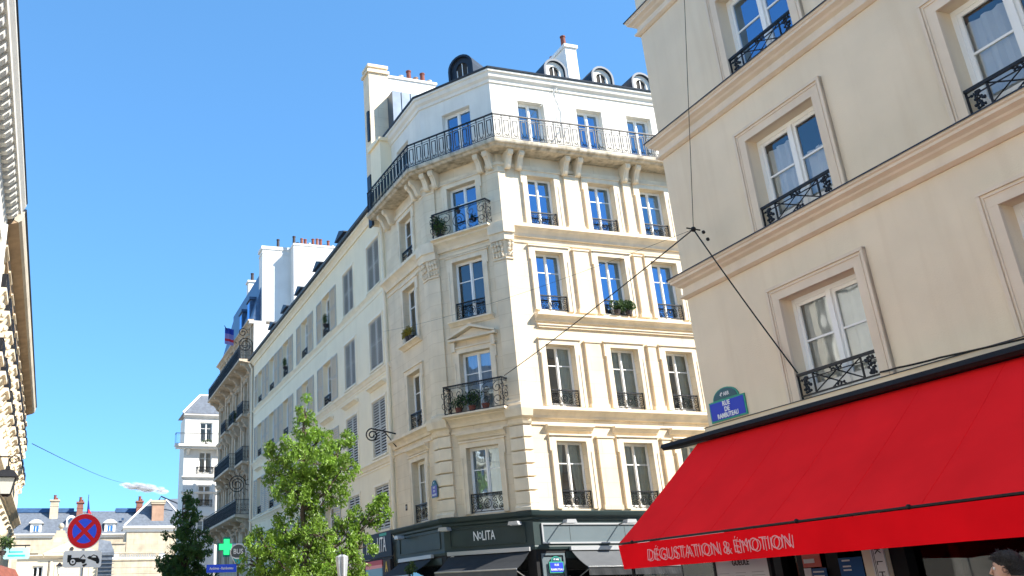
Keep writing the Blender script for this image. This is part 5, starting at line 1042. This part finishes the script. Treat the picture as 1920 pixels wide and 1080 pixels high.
LOB = [lob(583, 772, 15, 25), lob(582, 805, 27, 28), lob(600, 832, 34, 26, .2), lob(562, 845, 24, 24, -.3), lob(527, 855, 20, 18, .2), lob(512, 845, 12, 14), lob(640, 855, 32, 28, .2), lob(588, 872, 60, 30, -.3), lob(530, 890, 36, 28, .3), lob(652, 888, 30, 26, -.4), lob(662, 828, 14, 22, .4), lob(600, 908, 62, 28, .3),
       lob(560, 930, 46, 26, -.5), lob(622, 935, 40, 24, 0), lob(575, 960, 40, 20, .3), lob(545, 1000, 48, 28, .4), lob(505, 1022, 36, 26, -.4), lob(600, 1005, 55, 26, -.3), lob(655, 1005, 34, 26, .3), lob(680, 1030, 30, 26, -.2), lob(712, 968, 22, 20, .1), lob(722, 948, 12, 12), lob(700, 985, 18, 14), lob(560, 1050, 75, 34, .2), lob(490, 1055, 34, 22, .2), lob(640, 1065, 55, 30, -.4), lob(600, 1100, 90, 34), lob(520, 1100, 60, 30, .5), lob(660, 975, 28, 20, .3)]
tree('street_tree', (-1.63, D, .14), LOB, 'leaf_light', 'light green young street tree standing before the shuttered building', 66, .105, .15, (.1, 0, 7.7), 11)
D2 = 58.0; LOB2 = []
rng = random.Random(3)
for i in range(30):
    f = i/29; z = 8.05-f*6.6; wr = .15+2.55*min(1, f*1.05)**.9
    for k in range(1+int(f*5)): a = rng.uniform(0, 6.28); rr = wr*rng.uniform(.1, .85); LOB2.append((rr*math.cos(a), rr*math.sin(a), z+rng.uniform(-.15, .15), .18+wr*.3, .26))
tree('street_tree', (-9.85, 57.15, .14), LOB2, 'leaf_dark', 'dark green conical street tree in front of the far white building', 42, .16, .17, (-.3, 0, 7.9), 5, .6)
# ================================================================ PERSON at the bottom right edge
def person():
    bx_, by_, gz = 5.56, 8.40, .14; fb = R_(-38); M = Matrix.Translation((bx_, by_, gz)) @ Matrix.Rotation(-fb, 4, 'Z')   # local +y = facing
    t = thing('person', M, 'dark-haired person in a navy jacket seen in profile at the bottom right edge', 'person')
    J_ = {'pel': (0, 0, .93, .15, .11), 'bel': (0, 0, 1.08, .14, .10), 'che': (0, .01, 1.3, .17, .115), 'nb': (0, 0, 1.44, .075, .07), 'nk': (0, .01, 1.5, .052, .055), 'hd': (0, .03, 1.56, .06, .07)}
    E_ = [('pel', 'bel'), ('bel', 'che'), ('che', 'nb'), ('nb', 'nk'), ('nk', 'hd')]
    for s, n_ in ((-1, 'l'), (1, 'r')):
        J_.update({n_+'hip': (s*.1, 0, .88, .095, .1), n_+'kn': (s*.11, .02, .48, .062, .065), n_+'an': (s*.11, -.02, .09, .04, .045), n_+'to': (s*.12, .13, .04, .035, .03),
                   n_+'sh': (s*.19, 0, 1.39, .06, .06), n_+'el': (s*.24, -.03, 1.12, .045, .045), n_+'wr': (s*.23, .09, .88, .026, .03), n_+'pa': (s*.225, .115, .80, .03, .018)})
        E_ += [('pel', n_+'hip'), (n_+'hip', n_+'kn'), (n_+'kn', n_+'an'), (n_+'an', n_+'to'), ('che', n_+'sh'), (n_+'sh', n_+'el'), (n_+'el', n_+'wr'), (n_+'wr', n_+'pa')]
        for fi, (dx, ln) in enumerate(((-.022, .07), (-.008, .08), (.008, .075), (.021, .06))):
            a_, b_ = n_+'f%da' % fi, n_+'f%db' % fi; J_[a_] = (s*.225, .115+dx, .755, .009, .009); J_[b_] = (s*.215, .12+dx, .755-ln, .008, .008); E_ += [(n_+'pa', a_), (a_, b_)]
        J_[n_+'t1'] = (s*.215, .155, .79, .01, .01); J_[n_+'t2'] = (s*.2, .175, .755, .009, .009); E_ += [(n_+'pa', n_+'t1'), (n_+'t1', n_+'t2')]
    ks = list(J_); me = bpy.data.meshes.new('body'); me.from_pydata([J_[k][:3] for k in ks], [(ks.index(a), ks.index(b)) for a, b in E_], [])
    o = bpy.data.objects.new('body', me); col.objects.link(o); md = o.modifiers.new('s', 'SKIN'); 
    for i, k in enumerate(ks): me.skin_vertices[0].data[i].radius = J_[k][3:]; me.skin_vertices[0].data[i].use_root = (k == 'pel')
    sd = o.modifiers.new('d', 'SUBSURF'); sd.levels = 2; sd.render_levels = 2
    dg = bpy.context.evaluated_depsgraph_get(); m2 = bpy.data.meshes.new_from_object(o.evaluated_get(dg)); bpy.data.objects.remove(o)
    # head sculpted as a lofted form joined into the body mesh
    q = MB(); q.v = [tuple(v.co) for v in m2.vertices]; q.f = [tuple(p.vertices) for p in m2.polygons]
    n = 20; rings = []
    for z, rx, ry, cy in ((1.49, .045, .05, .01), (1.515, .055, .075, .03), (1.54, .062, .092, .03), (1.57, .068, .10, .022), (1.61, .073, .102, .015), (1.65, .076, .102, .01), (1.69, .074, .098, .005), (1.72, .062, .08, 0), (1.735, .035, .045, 0)):
        ring_ = []
        for i in range(n):
            a = 2*math.pi*i/n; x = rx*math.cos(a); y = cy+ry*math.sin(a)
            if math.sin(a) > .97: y += {1.57: .012, 1.61: .022}.get(z, 0) + (.006 if z == 1.54 else 0)
            if .75 < math.sin(a) < .96 and z == 1.65: y += .003
            if .75 < math.sin(a) < .96 and z == 1.61: y -= .010
            ring_.append((x, y, z))
        rings.append(ring_)
    q.loft(rings)
    q.tube([(0, .128, 1.63), (0, .142, 1.60), (0, .152, 1.585), (0, .13, 1.575)], [.007, .010, .013, .007], 6)
    q.tube([(-.025, .118, 1.548), (0, .127, 1.55), (.025, .118, 1.548)], .006, 5)
    for s in (-1, 1):
        er = [(s*.074, .012+.02*math.cos(a), 1.605+.033*math.sin(a)) for a in [i*math.pi/6 for i in range(12)]]
        q.tube([(x+s*.010*(1-abs(math.sin(i*math.pi/12))), y, z) for i, (x, y, z) in enumerate(er)]+[er[0]], .0075, 5); q.sphere((s*.074, .012, 1.602), .018, 8, 5, (.4, .8, 1.3))
    bd = part('body', q, 'skin', t, M, True)
    q = MB(); [q.sphere((s*.03, .103, 1.622), .012, 8, 6) for s in (-1, 1)]; part('eyes', q, 'sign_white', bd, M, True)
    q = MB(); [q.sphere((s*.03, .1125, 1.622), .005, 6, 4) for s in (-1, 1)]; [q.tube([(s*.015, .113, 1.645), (s*.035, .112, 1.65), (s*.05, .1, 1.645)], .004, 4) for s in (-1, 1)]; part('eyebrows', q, 'hair', bd, M, True)
    q = MB(); rg = random.Random(9); rings = []
    for z, rx, ry, cy in ((1.56, .072, .06, -.05), (1.60, .079, .075, -.035), (1.64, .084, .10, -.012), (1.68, .086, .112, 0), (1.72, .08, .105, .0), (1.75, .062, .082, .0), (1.765, .03, .04, 0)):
        rings.append([(rx*math.cos(2*math.pi*i/28)*(1+.02*math.sin(i*3)), cy+ry*math.sin(2*math.pi*i/28)*(1+.03*math.sin(i*5+z*40)), z) for i in range(28)])
    q.loft(rings)
    for _ in range(900):
        a = rg.uniform(0, 6.28); zz = rg.uniform(1.57, 1.755); f = max(0, (zz-1.66)/.1); rx = .085*math.sqrt(max(.05, 1-f*f)); ry = .108*math.sqrt(max(.05, 1-f*f))
        if math.sin(a) > -.1 and zz < 1.665: continue
        p = Vector((rx*math.cos(a), ry*math.sin(a)-.004, zz)); dd = Vector((math.cos(a)*.3+rg.uniform(-.3, .3), rg.uniform(-.2, .9), rg.uniform(-.3, .5))).normalized()*rg.uniform(.02, .05)
        q.tube([p, p+dd*.6+Vector((0, 0, .006)), p+dd], [.003, .0025, .001], 3, False)
    part('hair', q, 'hair', bd, M)
    q = MB(); rings = []
    for z, rx, ry in ((.88, .19, .145), (1.0, .175, .13), (1.15, .18, .13), (1.3, .205, .14), (1.4, .2, .12), (1.46, .12, .09), (1.49, .075, .075)): rings.append([(rx*math.cos(2*math.pi*i/20), ry*math.sin(2*math.pi*i/20)+.005, z) for i in range(20)])
    q.loft(rings, False)
    for s in (-1, 1): q.tube([(s*.17, 0, 1.41), (s*.21, -.01, 1.33), (s*.24, -.03, 1.12), (s*.235, .06, .92)], [.07, .068, .058, .045], 10, False)
    part('jacket', q, 'cloth_navy', bd, M, True)
    q = MB()
    for s in (-1, 1): q.tube([(s*.085, 0, .95), (s*.1, 0, .85), (s*.11, .02, .48), (s*.11, -.01, .1)], [.12, .112, .082, .066], 12, False)
    part('trousers', q, 'cloth_grey', bd, M, True)
    q = MB(); [q.sphere((s*.115, .05, .04), .05, 10, 6, (1, 2.5, .9)) for s in (-1, 1)]; part('shoes', q, 'black', bd, M, True)
person()
# ================================================================ CLOUD
m = bpy.data.materials.new('cloud_vapour'); m.use_nodes = True; tt = m.node_tree; b = tt.nodes['Principled BSDF']; b.inputs['Base Color'].default_value = (.95, .95, .96, 1); b.inputs['Roughness'].default_value = 1; b.inputs['Specular IOR Level'].default_value = 0
lw_ = tt.nodes.new('ShaderNodeLayerWeight'); lw_.inputs[0].default_value = .5; mr = tt.nodes.new('ShaderNodeMapRange'); mr.inputs[1].default_value = .15; mr.inputs[2].default_value = .95; mr.inputs[3].default_value = .24; mr.inputs[4].default_value = 0
tt.links.new(lw_.outputs['Facing'], mr.inputs[0]); tl = tt.nodes.new('ShaderNodeBsdfTranslucent'); tl.inputs[0].default_value = (.95, .95, .97, 1); a1 = tt.nodes.new('ShaderNodeMixShader'); a1.inputs[0].default_value = .5
tp_ = tt.nodes.new('ShaderNodeBsdfTransparent'); a2 = tt.nodes.new('ShaderNodeMixShader'); tt.links.new(b.outputs[0], a1.inputs[1]); tt.links.new(tl.outputs[0], a1.inputs[2])
tt.links.new(mr.outputs[0], a2.inputs[0]); tt.links.new(tp_.outputs[0], a2.inputs[1]); tt.links.new(a1.outputs[0], a2.inputs[2]); tt.links.new(a2.outputs[0], tt.nodes['Material Output'].inputs[0]); MATS['cloud'] = m
q = MB(); rng = random.Random(12)
for k in range(46):
    f = rng.uniform(-1, 1); x = f*19; e = math.sqrt(max(.05, 1-f*f)); q.sphere((x, rng.uniform(-4, 4), 1-f*3.4+rng.uniform(-1, 1)*2.6*e), rng.uniform(2.0, 4.2)*(.5+.5*e), 14, 9, (rng.uniform(1.2, 2), 1.2, .75))
c = part('cloud', q, m, None, Matrix.Translation((-192, 879, 108)), True); meta(c, kind='stuff')
